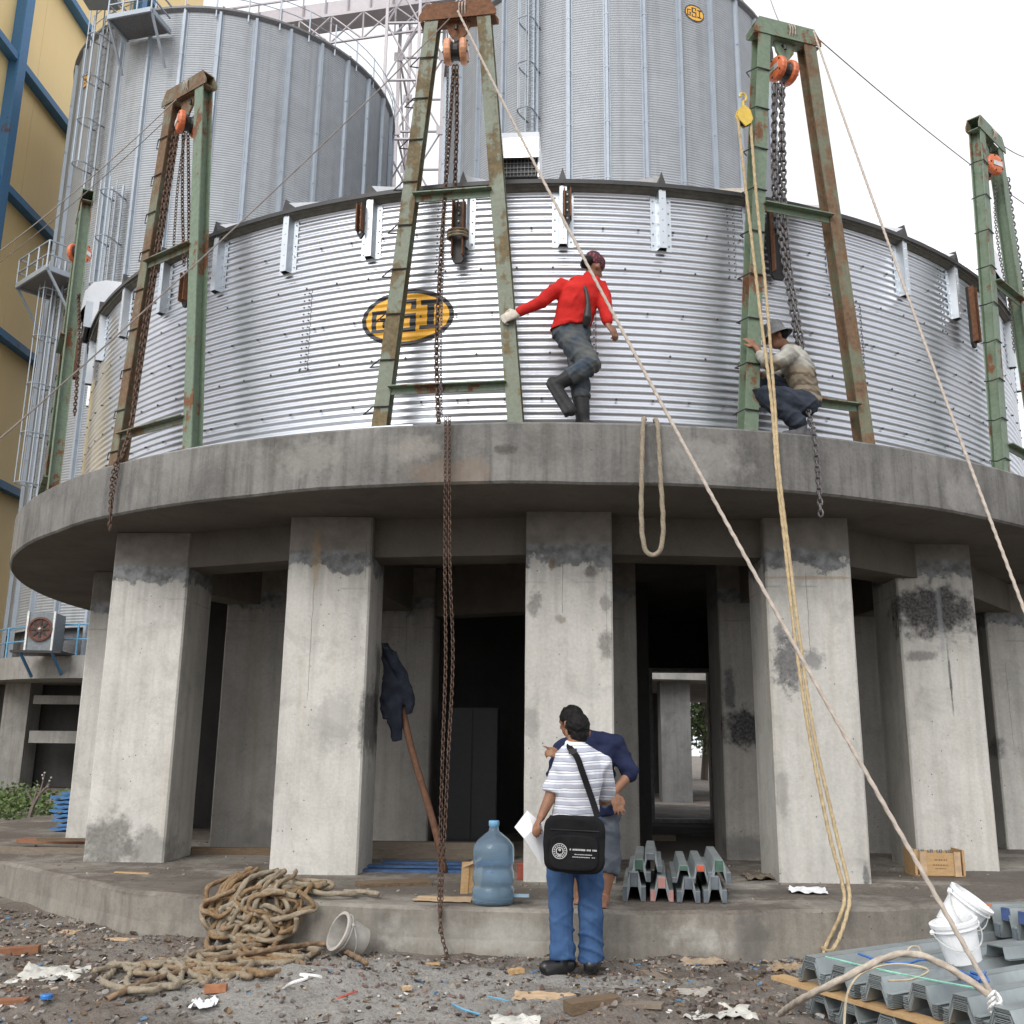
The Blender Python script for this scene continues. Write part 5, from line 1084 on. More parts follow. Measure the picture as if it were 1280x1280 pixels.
for k in range(9):
    u = k/8; cx_, cy_ = 345-180*u**1.3+rr.uniform(-22, 22), 1180+50*u+rr.uniform(-8, 8); pts = []; rx, ry = rr.uniform(28, 85), rr.uniform(6, 20); a0 = rr.random()*6
    for q in range(16):
        a = a0+q*.55+rr.uniform(-.3, .3); pts.append(G(cx_+rx*rr.uniform(.6, 1.15)*cos(a)+q*2.5, cy_+ry*rr.uniform(.5, 1.2)*sin(a)-q*.5, .016+.022*rr.random()))
    MB().rope(smooth_path(pts, 6), RR*rr.uniform(.85, 1.05)).build('coil', M_ROPE, t, True)
MB().rope(smooth_path([G(130, 1252, .03), G(170, 1232, .03), G(225, 1215, .04), G(290, 1196, .05), G(345, 1186, .06), G(400, 1180, .05), G(425, 1186, .04), G(450, 1199, .03), G(458, 1204, .03)], 8), RR*.95).build('tail', plain('red_brown_rope', (0.19, 0.125, 0.075), .9, var=.4, sc=25), t, True)
MB().rope(smooth_path([edge_pt(385, .38, -.2), edge_pt(415, .36, -.12), edge_pt(440, .36, -.16), edge_pt(452, .35, -.26), edge_pt(432, .35, -.34), edge_pt(460, .35, -.36), edge_pt(482, .35, -.28)], 8), RR).build('coil', M_ROPE, t, True)
for k in range(14):                                              # strands lying every way across the fall
    a_ = rr.uniform(0, 3.14); cx_, cz_ = rr.uniform(285, 380), rr.uniform(.10, .34); pts = []
    for q in range(9):
        w_ = a_+q*.8; pts.append(edge_pt(cx_+rr.uniform(18, 42)*cos(w_)+q*1.5, max(.03, cz_+rr.uniform(.05, .15)*sin(w_)), .06+rr.uniform(0, .11)))
    MB().rope(smooth_path(pts, 8), RR*rr.uniform(.85, 1.05)).build('coil', M_ROPE, t, True)
for k in range(9):
    pts = [edge_pt(300+rr.uniform(-30, 110), .345+rr.uniform(0, .09), -.10-rr.uniform(0, .34)) for _ in range(7)]
    MB().rope(smooth_path(pts, 8), RR).build('coil', M_ROPE, t, True)
# ---- bigger litter on the dirt
sheet(G(62, 1222, .0), (.42, .05, 0), (-.1, .52, 0), 16, 14, .06, M_SACK, 'large crumpled white sack on the dirt at the lower left', 'plastic_sack', 'sack', 2, 3.2)
sheet(G(255, 1258, .0), (.13, .02, 0), (0, .16, 0), 8, 8, .05, M_PAPER, 'small crumpled white wrapper on the grit below the rope heap', 'wrapper', 'wrapper', 4)
sheet(G(85, 1166, .0), (.16, .02, 0), (0, .2, 0), 8, 6, .02, M_CARD, 'pale torn card against the left run of the plinth', 'cardboard', 'cardboard', 6)
sheet(G(150, 1175, .0), (.22, -.03, 0), (0, .12, 0), 8, 6, .02, M_CARD, 'flat torn card below the plinth corner', 'cardboard', 'cardboard', 9)
sheet(G(680, 1247, .0), (.34, -.05, 0), (.05, .22, 0), 10, 8, .025, M_CARD, 'ragged brown card in front of the standing man', 'cardboard', 'cardboard', 11)
sheet(G(645, 1278, .0), (.26, .0, 0), (0, .2, 0), 8, 8, .04, M_SACK, 'white paper at the bottom edge below the standing man', 'paper_scrap', 'paper', 12)
sheet(G(895, 1268, .0), (.42, .03, 0), (0, .3, 0), 12, 10, .045, M_SACK, 'crumpled white and blue plastic at the bottom edge right of centre', 'plastic_sack', 'sack', 13)
sheet(G(860, 1243, .0), (.25, .05, 0), (.1, .25, 0), 8, 6, .03, plain('grey_board', (0.38, 0.35, 0.31), .9), 'bent grey board on the dirt right of centre', 'board_scrap', 'board', 14)
sheet(G(880, 1205, .0), (.30, .02, 0), (0, .2, 0), 9, 7, .05, plain('brown_wrap', (0.30, 0.23, 0.16), .9), 'brown crumpled paper against the plinth right of the men', 'paper_scrap', 'paper', 15)
sheet(G(985, 1213, .0), (.24, .0, 0), (0, .26, 0), 8, 8, .05, plain('tan_wrap', (0.30, 0.22, 0.14), .9), 'tan paper heap left of the foreground pile', 'paper_scrap', 'paper', 16)
for k, (x, y, a, L, w_, h, mt, lab, nm, ct) in enumerate([
    (20, 1193, .25, .30, .09, .05, M_WR, 'reddish timber offcut at the left edge of the dirt', 'offcut', 'offcut'), (8, 1256, .1, .22, .08, .03, M_WR, 'broken brown board at the bottom left corner', 'offcut', 'offcut'),
    (270, 1240, .1, .12, .055, .04, plain('brick_orange', (0.32, 0.14, 0.07), .9), 'orange brick fragment below the rope heap', 'brick_fragment', 'brick'), (818, 1221, 1.9, .24, .10, .015, M_W3, 'grey lath standing off the plinth beside the standing man', 'offcut', 'offcut'),
    (395, 1262, .9, .12, .02, .012, M_W2, 'pale splinter on the grit at the bottom', 'offcut', 'offcut'), (540, 1206, -.1, .11, .03, .012, M_W2, 'pale wood chip under the hanging chain', 'offcut', 'offcut'), (508, 1237, .3, .06, .05, .02, M_CARD, 'small tan chip on the grit', 'offcut', 'offcut'),
    (740, 1262, .4, .3, .12, .06, M_W1, 'dark rotten timber lump at the bottom centre', 'offcut', 'offcut'), (800, 1258, -.3, .26, .10, .02, M_W3, 'split grey board at the bottom centre', 'offcut', 'offcut'), (645, 1217, .5, .10, .05, .03, M_W2, 'pale chip left of the standing man', 'offcut', 'offcut'), (1000, 1216, .2, .14, .05, .02, M_W3, 'thin board beside the foreground pile', 'offcut', 'offcut')]):
    plank(G(x, y, .0), a, L, w_, h, mt, lab, tilt=.05, name=nm, cat=ct)
cord([G(405, 1254, .02), G(425, 1248, .03), G(446, 1240, .03)], .010, plain('red_string', (0.45, 0.07, 0.05), .6), 'short red string on the grit')
cord([G(368, 1228, .02), G(384, 1222, .05), G(376, 1218, .06), G(396, 1220, .05), G(402, 1222, .04)], .008, M_WHT, 'knotted white string on the grit')
cord([G(348, 1240, .03), G(362, 1230, .03), G(378, 1224, .03)], .008, M_WHT, 'short white string on the grit beside the knotted one')
cord([G(565, 1255, .02), G(580, 1262, .03), G(600, 1268, .02)], .006, plain('blue_strip', (0.12, 0.34, 0.52), .6), 'pale blue strip on the grit at the bottom centre')
cord([G(610, 1246, .02), G(622, 1248, .03), G(636, 1252, .02)], .005, plain('blue_strip2', (0.12, 0.34, 0.52), .6), 'pale blue strip nearer the standing man')
o = MB().lathe([(0, .022), (.028, .022), (.032, .016), (.032, 0), (.028, 0)], 14, Matrix.Translation(G(58, 1248, .02))).build('plastic_scrap', plain('cap_bright_blue', (0.03, 0.17, 0.5), .4), loc=tuple(G(58, 1248, .02))); tag(o, 'small round bright blue plastic scrap beside the white sack', 'scrap')

# ================================================================== LEFT EDGE: weeds, sheets, fan, railing
bs0 = at_z(72, 1040, ZP); t = thing('blue_sheet_stack', 'stack of bent blue roofing sheets left of the first column', 'sheet stack', tuple(bs0)); M_BSH = plain('blue_sheet', (0.045, 0.16, 0.36), .45, var=.2)
for k in range(9):
    b = MB(); vs = []; n_ = 18; r_ = random.Random(k); L = r_.uniform(.5, .72); x_off = r_.uniform(-.14, .02)
    for s_ in (0, 1):
        for i in range(n_+1):
            for y in (0, .8): vs.append(bs0+Vector((x_off-L/2+L*i/n_+.25, y+r_.uniform(-.004, .004)*0, .02+k*.058+(.006*sin(i*1.4+k*.3)+.006*(i/n_)*r_.uniform(-1, 2))+(0 if s_ == 0 else .03))))
    m_ = (n_+1)*2
    fs = [(2*i, 2*i+1, 2*i+3, 2*i+2) for i in range(n_)]+[(m_+2*i, m_+2*i+2, m_+2*i+3, m_+2*i+1) for i in range(n_)]+[(2*i, 2*i+2, m_+2*i+2, m_+2*i) for i in range(n_)]+[(0, m_, m_+1, 1)]
    b.add(vs, fs).build('roofing_sheet', M_BSH, t)
M_LEAF = NT('weed_leaf'); M_LEAF = M_LEAF.out(M_LEAF.mix(M_LEAF.noise(5, 3), (0.045, 0.09, 0.025), (0.14, 0.19, 0.055)), .6)
def leaves(b, c, rad, n_, s0, s1, rn, squash=1.0):
    for _ in range(n_):
        d = Vector((rn.gauss(0, 1), rn.gauss(0, 1), rn.gauss(0, 1))).normalized()*rn.random()**.4; p = c+Vector((d.x*rad[0], d.y*rad[1], d.z*rad[2]))
        L = rn.uniform(s0, s1); a = Vector((rn.uniform(-1, 1), rn.uniform(-1, 1), rn.uniform(-.3, 1))).normalized(); n = a.orthogonal().normalized(); n = (n*cos(rn.random()*6)+a.cross(n)*sin(rn.random()*6)).normalized(); w_ = L*.32
        b.add([p, p+a*L*.5+n*w_, p+a*L+Vector((0, 0, -L*.15)), p+a*L*.5-n*w_], [(0, 1, 2, 3)])
wc = at_z(20, 1022, .02); rn = random.Random(5); b = MB()
for k in range(26):
    c_ = wc+Vector((rn.uniform(-5, 2.6), rn.uniform(-2.5, 6), 0)); leaves(b, c_+_Z*.22, (.7, .7, .34), 190, .05, .14, rn)
tag(b.build('weeds', M_LEAF, loc=tuple(wc)), 'green weeds growing behind the plinth at the left edge', 'weeds', kind='stuff')
b = MB(); st0 = at_z(42, 1030, .1); M_TWIG = plain('bare_twig', (0.16, 0.13, 0.11), .8)
t = thing('bare_sapling', 'small bare branching sapling in front of the weeds', 'sapling', tuple(st0))
dp = st0.y
MB().tube([at_y(x, y, dp) for x, y in ((36, 1032), (38, 1018), (42, 1006), (50, 992), (62, 980))], [.05, .045, .035, .025, .015], 6).build('stem', M_TWIG, t)
for pts in (((40, 1010), (44, 995), (47, 982)), ((46, 1000), (56, 986), (62, 976)), ((50, 992), (54, 976), (56, 966)), ((42, 1004), (34, 990), (33, 984))): MB().tube([at_y(x, y, dp) for x, y in pts], [.02, .012, .006], 5).build('branch', M_TWIG, t)
b = MB()
for x, y in ((56, 966), (54, 973), (62, 976), (47, 981), (64, 972), (53, 969), (60, 983)): b.ball(at_y(x, y, dp), .018, 5, 4)
b.build('buds', plain('pale_bud', (0.5, 0.48, 0.44), .8), t)
# fan on the old base's ledge
fc = at_R(62, 818, 7.75, CL); fz = fc.z; fa_ = math.atan2(fc.x-CL.x, -(fc.y-CL.y)); fa_ += .42; T_ = Vector((cos(fa_), sin(fa_), 0)); O_ = Vector((sin(fa_), -cos(fa_), 0))
t = thing('aeration_fan', 'grey box fan with brown inlet on a bracket at the old base', 'fan', tuple(fc)); M_FAN = plain('fan_grey', (0.17, 0.19, 0.205), .6, .1); M_FI = plain('fan_inlet', (0.12, 0.055, 0.04), .8)
MB().obox(fc+O_*.55+_Z*.65, T_*.42, O_*.5, _Z*.62).build('housing', M_FAN, t); 
for s_ in (-1, 1): MB().obox(fc+O_*1.06+T_*s_*.42+_Z*.65, T_*.03, O_*.03, _Z*.66).build('housing_edge', M_PLATE, t)
M = Matrix.Translation(fc+O_*1.055+_Z*.72) @ Matrix(((T_.x, 0, O_.x, 0), (T_.y, 0, O_.y, 0), (0, 1, 0, 0), (0, 0, 0, 1)))
il = MB().lathe([(.40, 0), (.40, .06), (.34, .07), (.30, .02), (.12, .0), (.10, .05), (0, .05)], 24, M).build('inlet', M_FI, t)
for k in range(8):
    a = k*pi/4; MB().obox(fc+O_*1.09+_Z*(.72+.2*sin(a))+T_*.2*cos(a), T_*.13*cos(a)+_Z*.13*sin(a), O_*.004, (T_*-sin(a)+_Z*cos(a))*.035).build('blade', M_IRON, il)
MB().ball(fc+O_*1.11+_Z*.72, .055, 8, 6).build('hub', M_PLATE, il)
MB().obox(fc+O_*.6-_Z*.02, T_*.8, O_*.65, _Z*.04).build('bracket_deck', M_IRON, t)
for s_ in (-1, 1): MB().beam(fc+T_*s_*.5+O_*1.2-_Z*.04, fc+T_*s_*.5+O_*.0-_Z*.75, .07, .07).build('bracket_brace', M_BLUE, t)
t = thing('blue_railing', 'light blue pipe railing along the ledge of the old base', 'railing', (CL.x, CL.y, 4.4)); M_LB = plain('light_blue', (0.12, 0.33, 0.52), .5)
fa0 = math.atan2(CAM.x-CL.x, -(CAM.y-CL.y))
for h in (.55, 1.05): MB().tube([Vector((CL.x+7.55*sin(a), CL.y-7.55*cos(a), 4.4+h)) for a in np.linspace(fa0-1.3, fa0+.7, 50)], .03, 6).build('rail', M_LB, t)
for a in np.linspace(fa0-1.3, fa0+.7, 14): MB().beam((CL.x+7.55*sin(a), CL.y-7.55*cos(a), 4.4), (CL.x+7.55*sin(a), CL.y-7.55*cos(a), 5.5), .05, .05, (1, 0, 0)).build('post', M_LB, t)
# trees seen through the passage and past the base
M_BARK = plain('bark', (0.09, 0.07, 0.055), .9)
def tree(p, h, cr, label, seed, n_=2600):
    rn = random.Random(seed); p = Vector(p); t = thing('broadleaf_tree', label, 'tree', tuple(p), 0, 'trees beyond the bins'); b = MB()
    b.tube([p+Vector((.15*sin(q*3), 0, h*.75*q)) for q in np.linspace(0, 1, 8)], [.22*(1-.7*q) for q in np.linspace(0, 1, 8)], 8)
    for k in range(7): a = k*.9+seed; b.tube([p+_Z*h*(.3+.06*k), p+Vector((cos(a)*cr*.4, sin(a)*cr*.4, h*(.42+.06*k))), p+Vector((cos(a)*cr*.8, sin(a)*cr*.8, h*(.5+.06*k)))], [.09, .06, .02], 6)
    b.build('trunk', M_BARK, t); b = MB()
    for k in range(22):
        d = Vector((rn.gauss(0, 1), rn.gauss(0, 1), rn.gauss(0, .8))).normalized()*rn.uniform(.35, 1); leaves(b, p+_Z*h*.58+Vector((d.x*cr, d.y*cr, d.z*h*.4)), (cr*.35, cr*.35, cr*.3), n_//22, .16, .36, rn)
    b.build('crown', M_LEAF2, t)
M_LEAF2 = NT('tree_leaf'); M_LEAF2 = M_LEAF2.out(M_LEAF2.mix(M_LEAF2.noise(1.2, 3), (0.04, 0.085, 0.025), (0.13, 0.18, 0.06)), .55)
tp_ = at_y(880, 960, 44); tree((tp_.x, 44, 0), 7.5, 2.6, 'leafy green tree seen through the passage under the new bin', 3)
tp_ = at_y(912, 960, 48); tree((tp_.x, 48, 0), 8, 3, 'second leafy tree, right of the one in the passage', 4)
tp_ = at_y(15, 980, 52); tree((tp_.x, 52, 0), 7, 3, 'leafy tree far behind the old base at the left edge', 6)

# ================================================================== PEOPLE
def limb(b, pts, rs, n=12, flat=False):
    pts = [Vector(p) for p in pts]; P = []; R = []
    t0 = (pts[0]-pts[1]).normalized(); t1 = (pts[-1]-pts[-2]).normalized()
    for q in (.98, .8, .45): P.append(pts[0]+t0*rs[0]*q); R.append(rs[0]*math.sqrt(max(1-q*q, .01)))
    for i, p in enumerate(pts):
        P.append(p); R.append(rs[i])
        if i < len(pts)-1:
            for f in (.33, .67): P.append(p.lerp(pts[i+1], f)); R.append(rs[i]+(rs[i+1]-rs[i])*f)
    for q in ((.12, .16) if flat else (.45, .8, .98)): P.append(pts[-1]+t1*rs[-1]*q); R.append(rs[-1]*math.sqrt(max(1-q*q, .01)))
    b.tube(P, R, n)
def loft(b, secs, n=20):
    vs = []
    for c, ax, ay in secs:
        for i in range(n): a = 2*pi*i/n; vs.append(Vector(c)+Vector(ax)*cos(a)+Vector(ay)*sin(a))
    m_ = len(secs); b.add(vs, [(j*n+i, j*n+(i+1) % n, (j+1)*n+(i+1) % n, (j+1)*n+i) for j in range(m_-1) for i in range(n)]+[list(range(n))[::-1], list(range((m_-1)*n, m_*n))])
def remesh(b, name, mat, parent, vox=.011, it=3, wr=0.0, wsc=(9, 9, 9), seed=0):
    me = b.mesh('tmp', mat); ob = bpy.data.objects.new('tmp', me); COL.objects.link(ob)
    md = ob.modifiers.new('r', 'REMESH'); md.mode = 'VOXEL'; md.voxel_size = vox
    if it: ms = ob.modifiers.new('s', 'SMOOTH'); ms.factor = .5; ms.iterations = it
    dg = bpy.context.evaluated_depsgraph_get(); me2 = bpy.data.meshes.new_from_object(ob.evaluated_get(dg)); bpy.data.objects.remove(ob); bpy.data.meshes.remove(me)
    n = len(me2.vertices); C = np.zeros(n*3); me2.vertices.foreach_get('co', C); C = C.reshape(-1, 3)
    if wr:
        N = np.zeros(n*3); me2.vertices.foreach_get('normal', N); N = N.reshape(-1, 3)
        def fold(c):                                              # creases that run across the limb, gathered in patches
            p = Vector((c[0]*wsc[0]*.35+seed, c[1]*wsc[1]*.35, (c[2]+.45*c[0]+.3*c[1])*wsc[2])); n_ = mnoise.noise(p); q = Vector((c[0]*wsc[0]*.45, c[1]*wsc[1]*.45+seed, (c[2]-.7*c[0])*wsc[2]*.7)); m_ = mnoise.noise(q)
            g = max(0.0, min(1.0, .5+1.6*mnoise.noise(Vector((c[0]*4+seed, c[1]*4, c[2]*3.2)))))
            return ((1-min(1, abs(n_)*2.6))**1.5*g+(1-min(1, abs(m_)*2.8))**1.5*(1-g)*.8)
        d = np.array([fold(c) for c in C])
        C = C+N*((d-.2)*wr)[:, None]
    I = np.array(INV[parent.name]); C = C @ I[:3, :3].T+I[:3, 3]
    me2.vertices.foreach_set('co', C.ravel()); me2.name = name; me2.materials.clear(); me2.materials.append(mat)
    me2.polygons.foreach_set('use_smooth', [True]*len(me2.polygons)); me2.update()
    o = bpy.data.objects.new(name, me2); COL.objects.link(o); o.parent = parent; INV[o.name] = INV[parent.name]; return o
def hand(b, w_, d, n, k=1.0, curl=.5, thumb=1, spread=.0, point=False):
    """palm and five fingers; d out from the wrist, n the palm's back, thumb side = thumb * (d x n)"""
    d, n = Vector(d).normalized(), Vector(n); n = (n-d*n.dot(d)).normalized(); s = d.cross(n)*thumb; w_ = Vector(w_)
    loft(b, [(w_-d*.01*k, s*.026*k, n*.019*k), (w_+d*.03*k, s*.036*k, n*.017*k), (w_+d*.07*k, s*.041*k, n*.015*k), (w_+d*.088*k, s*.036*k, n*.012*k)], 12)
    for i, (o, L, r) in enumerate(((.031, .072, .0090), (.011, .080, .0094), (-.010, .074, .0090), (-.030, .058, .0080))):
        cu = .08 if (point and i == 0) else (1.5 if point else curl*(1+.12*i)); p = w_+d*.084*k+s*o*k; dr = (d+s*(o*spread*12)).normalized(); pts = [p-dr*.01]
        for q, f in enumerate((.45, .31, .24)):
            a = cu*(.55 if q == 0 else .9)*(q+1)*.62; p = p+(dr*cos(a)-n*sin(a))*L*f*k; pts.append(p)
        limb(b, pts, [r*k, r*k*.97, r*k*.9, r*k*.78], 8)
    p = w_+d*.022*k+s*.030*k; dr = (d*.7+s*.75-n*.25*min(1, curl*2)).normalized(); pts = [p-s*.01, p+dr*.034*k, p+dr*.034*k+(d*.9+s*.1-n*.35*curl).normalized()*.03*k, p+dr*.034*k+(d*.9-n*.5*curl).normalized()*.052*k]
    limb(b, pts, [.0125*k, .0115*k, .0105*k, .0085*k], 8)
SKIN = NT('skin'); SKIN = SKIN.out(SKIN.mix(SKIN.noise(18, 4), (0.17, 0.075, 0.04), (0.31, 0.155, 0.088)), .55, 0, Subsurface_Weight=.05)
def head_parts(b, hc, face, up=(0, 0, 1), k=1.0):
    f = Vector(face).normalized(); u = Vector(up); u = (u-f*u.dot(f)).normalized(); s = f.cross(u); hc = Vector(hc); M = Matrix((s, f, u)).transposed()
    b.ball(hc+u*.018*k, (.078*k, .098*k, .100*k), 18, 14, M); b.ball(hc+f*.028*k-u*.055*k, (.058*k, .066*k, .070*k), 14, 10, M)
    b.ball(hc+f*.100*k-u*.028*k, (.014*k, .020*k, .024*k), 8, 6, M); b.ball(hc+f*.088*k-u*.066*k, (.026*k, .012*k, .010*k), 8, 6, M); b.ball(hc+f*.086*k+u*.014*k, (.050*k, .014*k, .012*k), 10, 6, M)
    for q in (-1, 1): b.ball(hc+s*q*.080*k-u*.018*k-f*.004*k, (.013*k, .022*k, .034*k), 8, 6, M)
    return f, u, s, M
def torso_secs(hipc, chest, neck, sd_h, sd_s, W=1.0, off=0.0, low=-.09, dp=1.0):
    """sections from the seat to the neck; sd_* half-width directions (unit)"""
    hipc, chest, neck = Vector(hipc), Vector(chest), Vector(neck); out = []
    for f, w_, d_ in ((low, .135, .105), (-.03, .165, .118), (.12, .158, .11), (.35, .150, .105), (.58, .165, .118), (.78, .176, .115), (.92, .135, .09), (1.0, .075, .065)):
        if f < .5: c = hipc.lerp(chest, f/.62) if f > 0 else hipc+(hipc-chest).normalized()*(-f)*.9
        else: c = hipc.lerp(chest, min(f/.62, 1)) if f <= .62 else chest.lerp(neck, (f-.62)/.38)
        s = (Vector(sd_h)*(1-max(f, 0))+Vector(sd_s)*max(f, 0)).normalized(); ax = (chest-hipc).normalized() if f < .62 else (neck-chest).normalized(); dn = s.cross(ax).normalized()
        out.append((c, s*(w_*W+off), dn*(d_*W*dp+off)))
    return out
def pg(lst, Y): return [at_y(x, y, Y+dy) for x, y, dy in lst]
def cloth(name, a, b_, sc=9, rough=.85, bump=.004, spec=.18):
    m = NT(name); f = m.noise(sc, 5, .6); g = m.noise(160, 2); c = m.mix(m.ramp(f, [(.3, 0.), (.7, 1.)]), a, b_); m.bump(m.math('ADD', m.math('MULTIPLY', g, .3), m.noise(22, 4, .6)), bump, .8); return m.out(c, rough, 0, Specular_IOR_Level=spec)
HAIR = cloth('black_hair', (0.004, 0.0035, 0.0035), (0.010, 0.009, 0.0085), 30, .62, .006); M_BLKL = plain('black_leather', (0.012, 0.012, 0.013), .35, var=.3)
def hair(t, hc, f, u, s, M, k=1.0, back=1.0, name='hair', vox=.007):
    b = MB(); hc = Vector(hc); b.ball(hc+u*.028*k-f*.012*k, (.084*k, .101*k, .098*k), 20, 14, M); b.ball(hc-f*.052*k-u*.028*k*back, (.064*k, .052*k, .068*k), 14, 10, M)
    for q in (-1, 1): b.ball(hc+s*q*.070*k+u*.022*k-f*.008*k, (.016*k, .035*k, .032*k), 8, 6, M)
    o = remesh(b, name, HAIR, t, vox, 2, .010, (60, 60, 30))
    return o
# ---- the jacket on the pole: collar over the pole's end, body and two sleeves hanging
b = MB(); J = lambda x, y, d=0: at_y(x, y, JY+d)
for pts, ws, dp_ in (([(481, 806), (485, 814), (489, 826), (491, 842), (493, 858), (495, 872), (496, 884)], [.016, .05, .085, .10, .115, .125, .12], .045), ([(484, 812), (494, 830), (503, 848), (509, 866), (512, 882), (511, 893)], [.03, .045, .052, .05, .046, .04], .036), ([(484, 850), (483, 870), (482, 885), (484, 897)], [.05, .05, .046, .04], .034), ([(490, 870), (493, 895), (495, 912), (496, 926)], [.07, .06, .05, .044], .03)):
    loft(b, [(J(x, y, -.03 if ws[0] < .03 else -.06), Vector((w_, 0, .25*w_)), Vector((0, dp_*(.8+.4*sin(i*1.9)), .01))) for i, ((x, y), w_) in enumerate(zip(pts, ws))])
remesh(b, 'jacket_cloth', cloth('navy_jacket_cloth', (0.007, 0.009, 0.015), (0.026, 0.031, 0.046), 9), JACKET, .010, 1, .032, (16, 16, 5), 17)
b = MB(); b.tube([J(478+q*1.4, 804+q*2.1+3*sin(q), -.06) for q in range(7)], .012, 6); b.build('collar', cloth('navy_collar', (0.02, 0.025, 0.04), (0.04, 0.045, 0.06)), JACKET, True)
# ---- the man in the striped shirt, back to the camera
Y0 = -8.79
jx = lambda *a: pg(a, Y0)
t = thing('person', 'man in white striped polo and blue jeans standing with his back to us', 'person', tuple(at_y(718, 1216, Y0)))
hc = at_y(722, 913, Y0+.06); hl, hr = jx((701, 1040, .0), (735, 1040, .0)); sl_, sr_ = jx((702, 955, .0), (755, 955, .03)); nk, = jx((719, 931, .02)); hipc, = jx((718, 1030, .0)); ch, = jx((723, 975, -.01))
kl, kr, al, ar, tl, tr_ = jx((701, 1122, .03), (738, 1122, .05), (703, 1200, .0), (739, 1202, .06), (682, 1212, -.05), (742, 1208, .22)); el, wl, er, wr_ = jx((688, 996, -.03), (676, 1022, -.07), (757, 1000, .17), (728, 1004, .32))
sd = (sr_-sl_).normalized(); sh = (hr-hl).normalized(); fc_ = Vector((-.15, 1, 0))
b = MB(); f, u, s, M = head_parts(b, hc, (-.18, 1, -.04), (-.05, 0, 1)); limb(b, [hc-u*.04, nk, ch.lerp(nk, .6)], [.058, .06, .07]); loft(b, torso_secs(hipc, ch, nk, sh, sd, .88))
for a in ((sl_, el, wl), (sr_, er, wr_)): limb(b, a, [.052, .043, .029])
for a in ((hl, kl, al), (hr, kr, ar)): limb(b, a, [.082, .058, .042])
hand(b, wl, at_y(668, 1036, Y0-.16)-wl, (-.75, -.65, .1), 1.05, 1.0, 1); hand(b, wr_, (-.6, .6, 0), (0, -.5, .8), 1.0, .5, -1)
remesh(b, 'body', SKIN, t, .009, 2)
M_ST = NT('striped_shirt'); z = M_ST.math('ADD', M_ST.sep(M_ST.pos())[2], M_ST.math('MULTIPLY', M_ST.math('SUBTRACT', M_ST.noise(3, 3), .5), .05)); fr_ = M_ST.math('FRACT', M_ST.math('DIVIDE', z, .058))
c = M_ST.mix(M_ST.step(fr_, .52, .56), (0.70, 0.71, 0.76), (0.40, 0.42, 0.49)); c = M_ST.mix(M_ST.math('MULTIPLY', M_ST.step(fr_, .47, .49), M_ST.math('SUBTRACT', 1.0, M_ST.step(fr_, .54, .56))), c, (0.16, 0.17, 0.22)); c = M_ST.mix(M_ST.math('MULTIPLY', M_ST.step(fr_, .20, .22), M_ST.math('SUBTRACT', 1.0, M_ST.step(fr_, .27, .29))), c, (0.24, 0.25, 0.31))
M_ST.bump(M_ST.noise(14, 4, .6), .006, .6); M_ST = M_ST.out(c, .8)
b = MB(); loft(b, torso_secs(hipc, ch, nk, sh, sd, .90, .018, .03)); limb(b, [ch.lerp(sl_, .5), sl_], [.075, .058]); limb(b, [ch.lerp(sr_, .5), sr_], [.075, .058])
m1 = sl_.lerp(el, .82); m2 = sr_.lerp(er, .8); limb(b, [sl_, sl_.lerp(m1, .5), m1], [.060, .064, .074], flat=True); limb(b, [sr_, m2], [.060, .066])
limb(b, [sl_.lerp(nk, .2), nk.lerp(ch, .10)], [.055, .062]); limb(b, [sr_.lerp(nk, .2), nk.lerp(ch, .10)], [.055, .062])
so_ = remesh(b, 'shirt', M_ST, t, .009, 2, .013, (9, 9, 8))
b = MB(); cz = nk+Vector((0, 0, .0)); loft(b, [(cz-_Z*.02, sd*.080, Vector((0, .080, 0))), (cz+_Z*.02, sd*.072, Vector((0, .072, .01))), (cz+_Z*.028, sd*.066, Vector((0, .066, .012)))]); remesh(b, 'collar', plain('white_collar', (0.74, 0.75, 0.78), .8, var=.04), so_, .008, 2)
M_JE = cloth('blue_jeans', (0.028, 0.065, 0.155), (0.062, 0.125, 0.255), 6); b = MB()
loft(b, torso_secs(hipc, ch, nk, sh, sd, 1.0, .016, -.10)[:3])
for a in ((hl, kl, al+_Z*.0), (hr, kr, ar+_Z*.0)): limb(b, [a[0], a[0].lerp(a[1], .5), a[1], a[1].lerp(a[2], .6), a[2].lerp(a[1], .04)], [.104, .096, .084, .080, .084], flat=True)
je = remesh(b, 'jeans', M_JE, t, .009, 2, .015, (9, 9, 12), 3)
b = MB(); loft(b, [(hipc.lerp(ch, .08), sh*.182, Vector((0, .137, 0))), (hipc.lerp(ch, .2), sh*.178, Vector((0, .133, 0)))]); remesh(b, 'belt', M_BLKL, je, .009, 1)
for a, tt in ((al, tl), (ar, tr_)):
    b = MB(); g0 = Vector((a.x, a.y, .05)); tz = Vector((tt.x, tt.y, .045)); limb(b, [g0-(tz-g0).normalized()*.05, g0.lerp(tz, .5), tz], [.050, .050, .045]); b.obox((g0+tz)/2+_Z*-.03, (tz-g0)*.62, (tz-g0).cross(_Z).normalized()*.05, _Z*.018); limb(b, [g0, g0+_Z*.07], [.05, .05]); remesh(b, 'shoe', M_BLKL, t, .009, 2)
hair(t, hc, f, u, s, M)
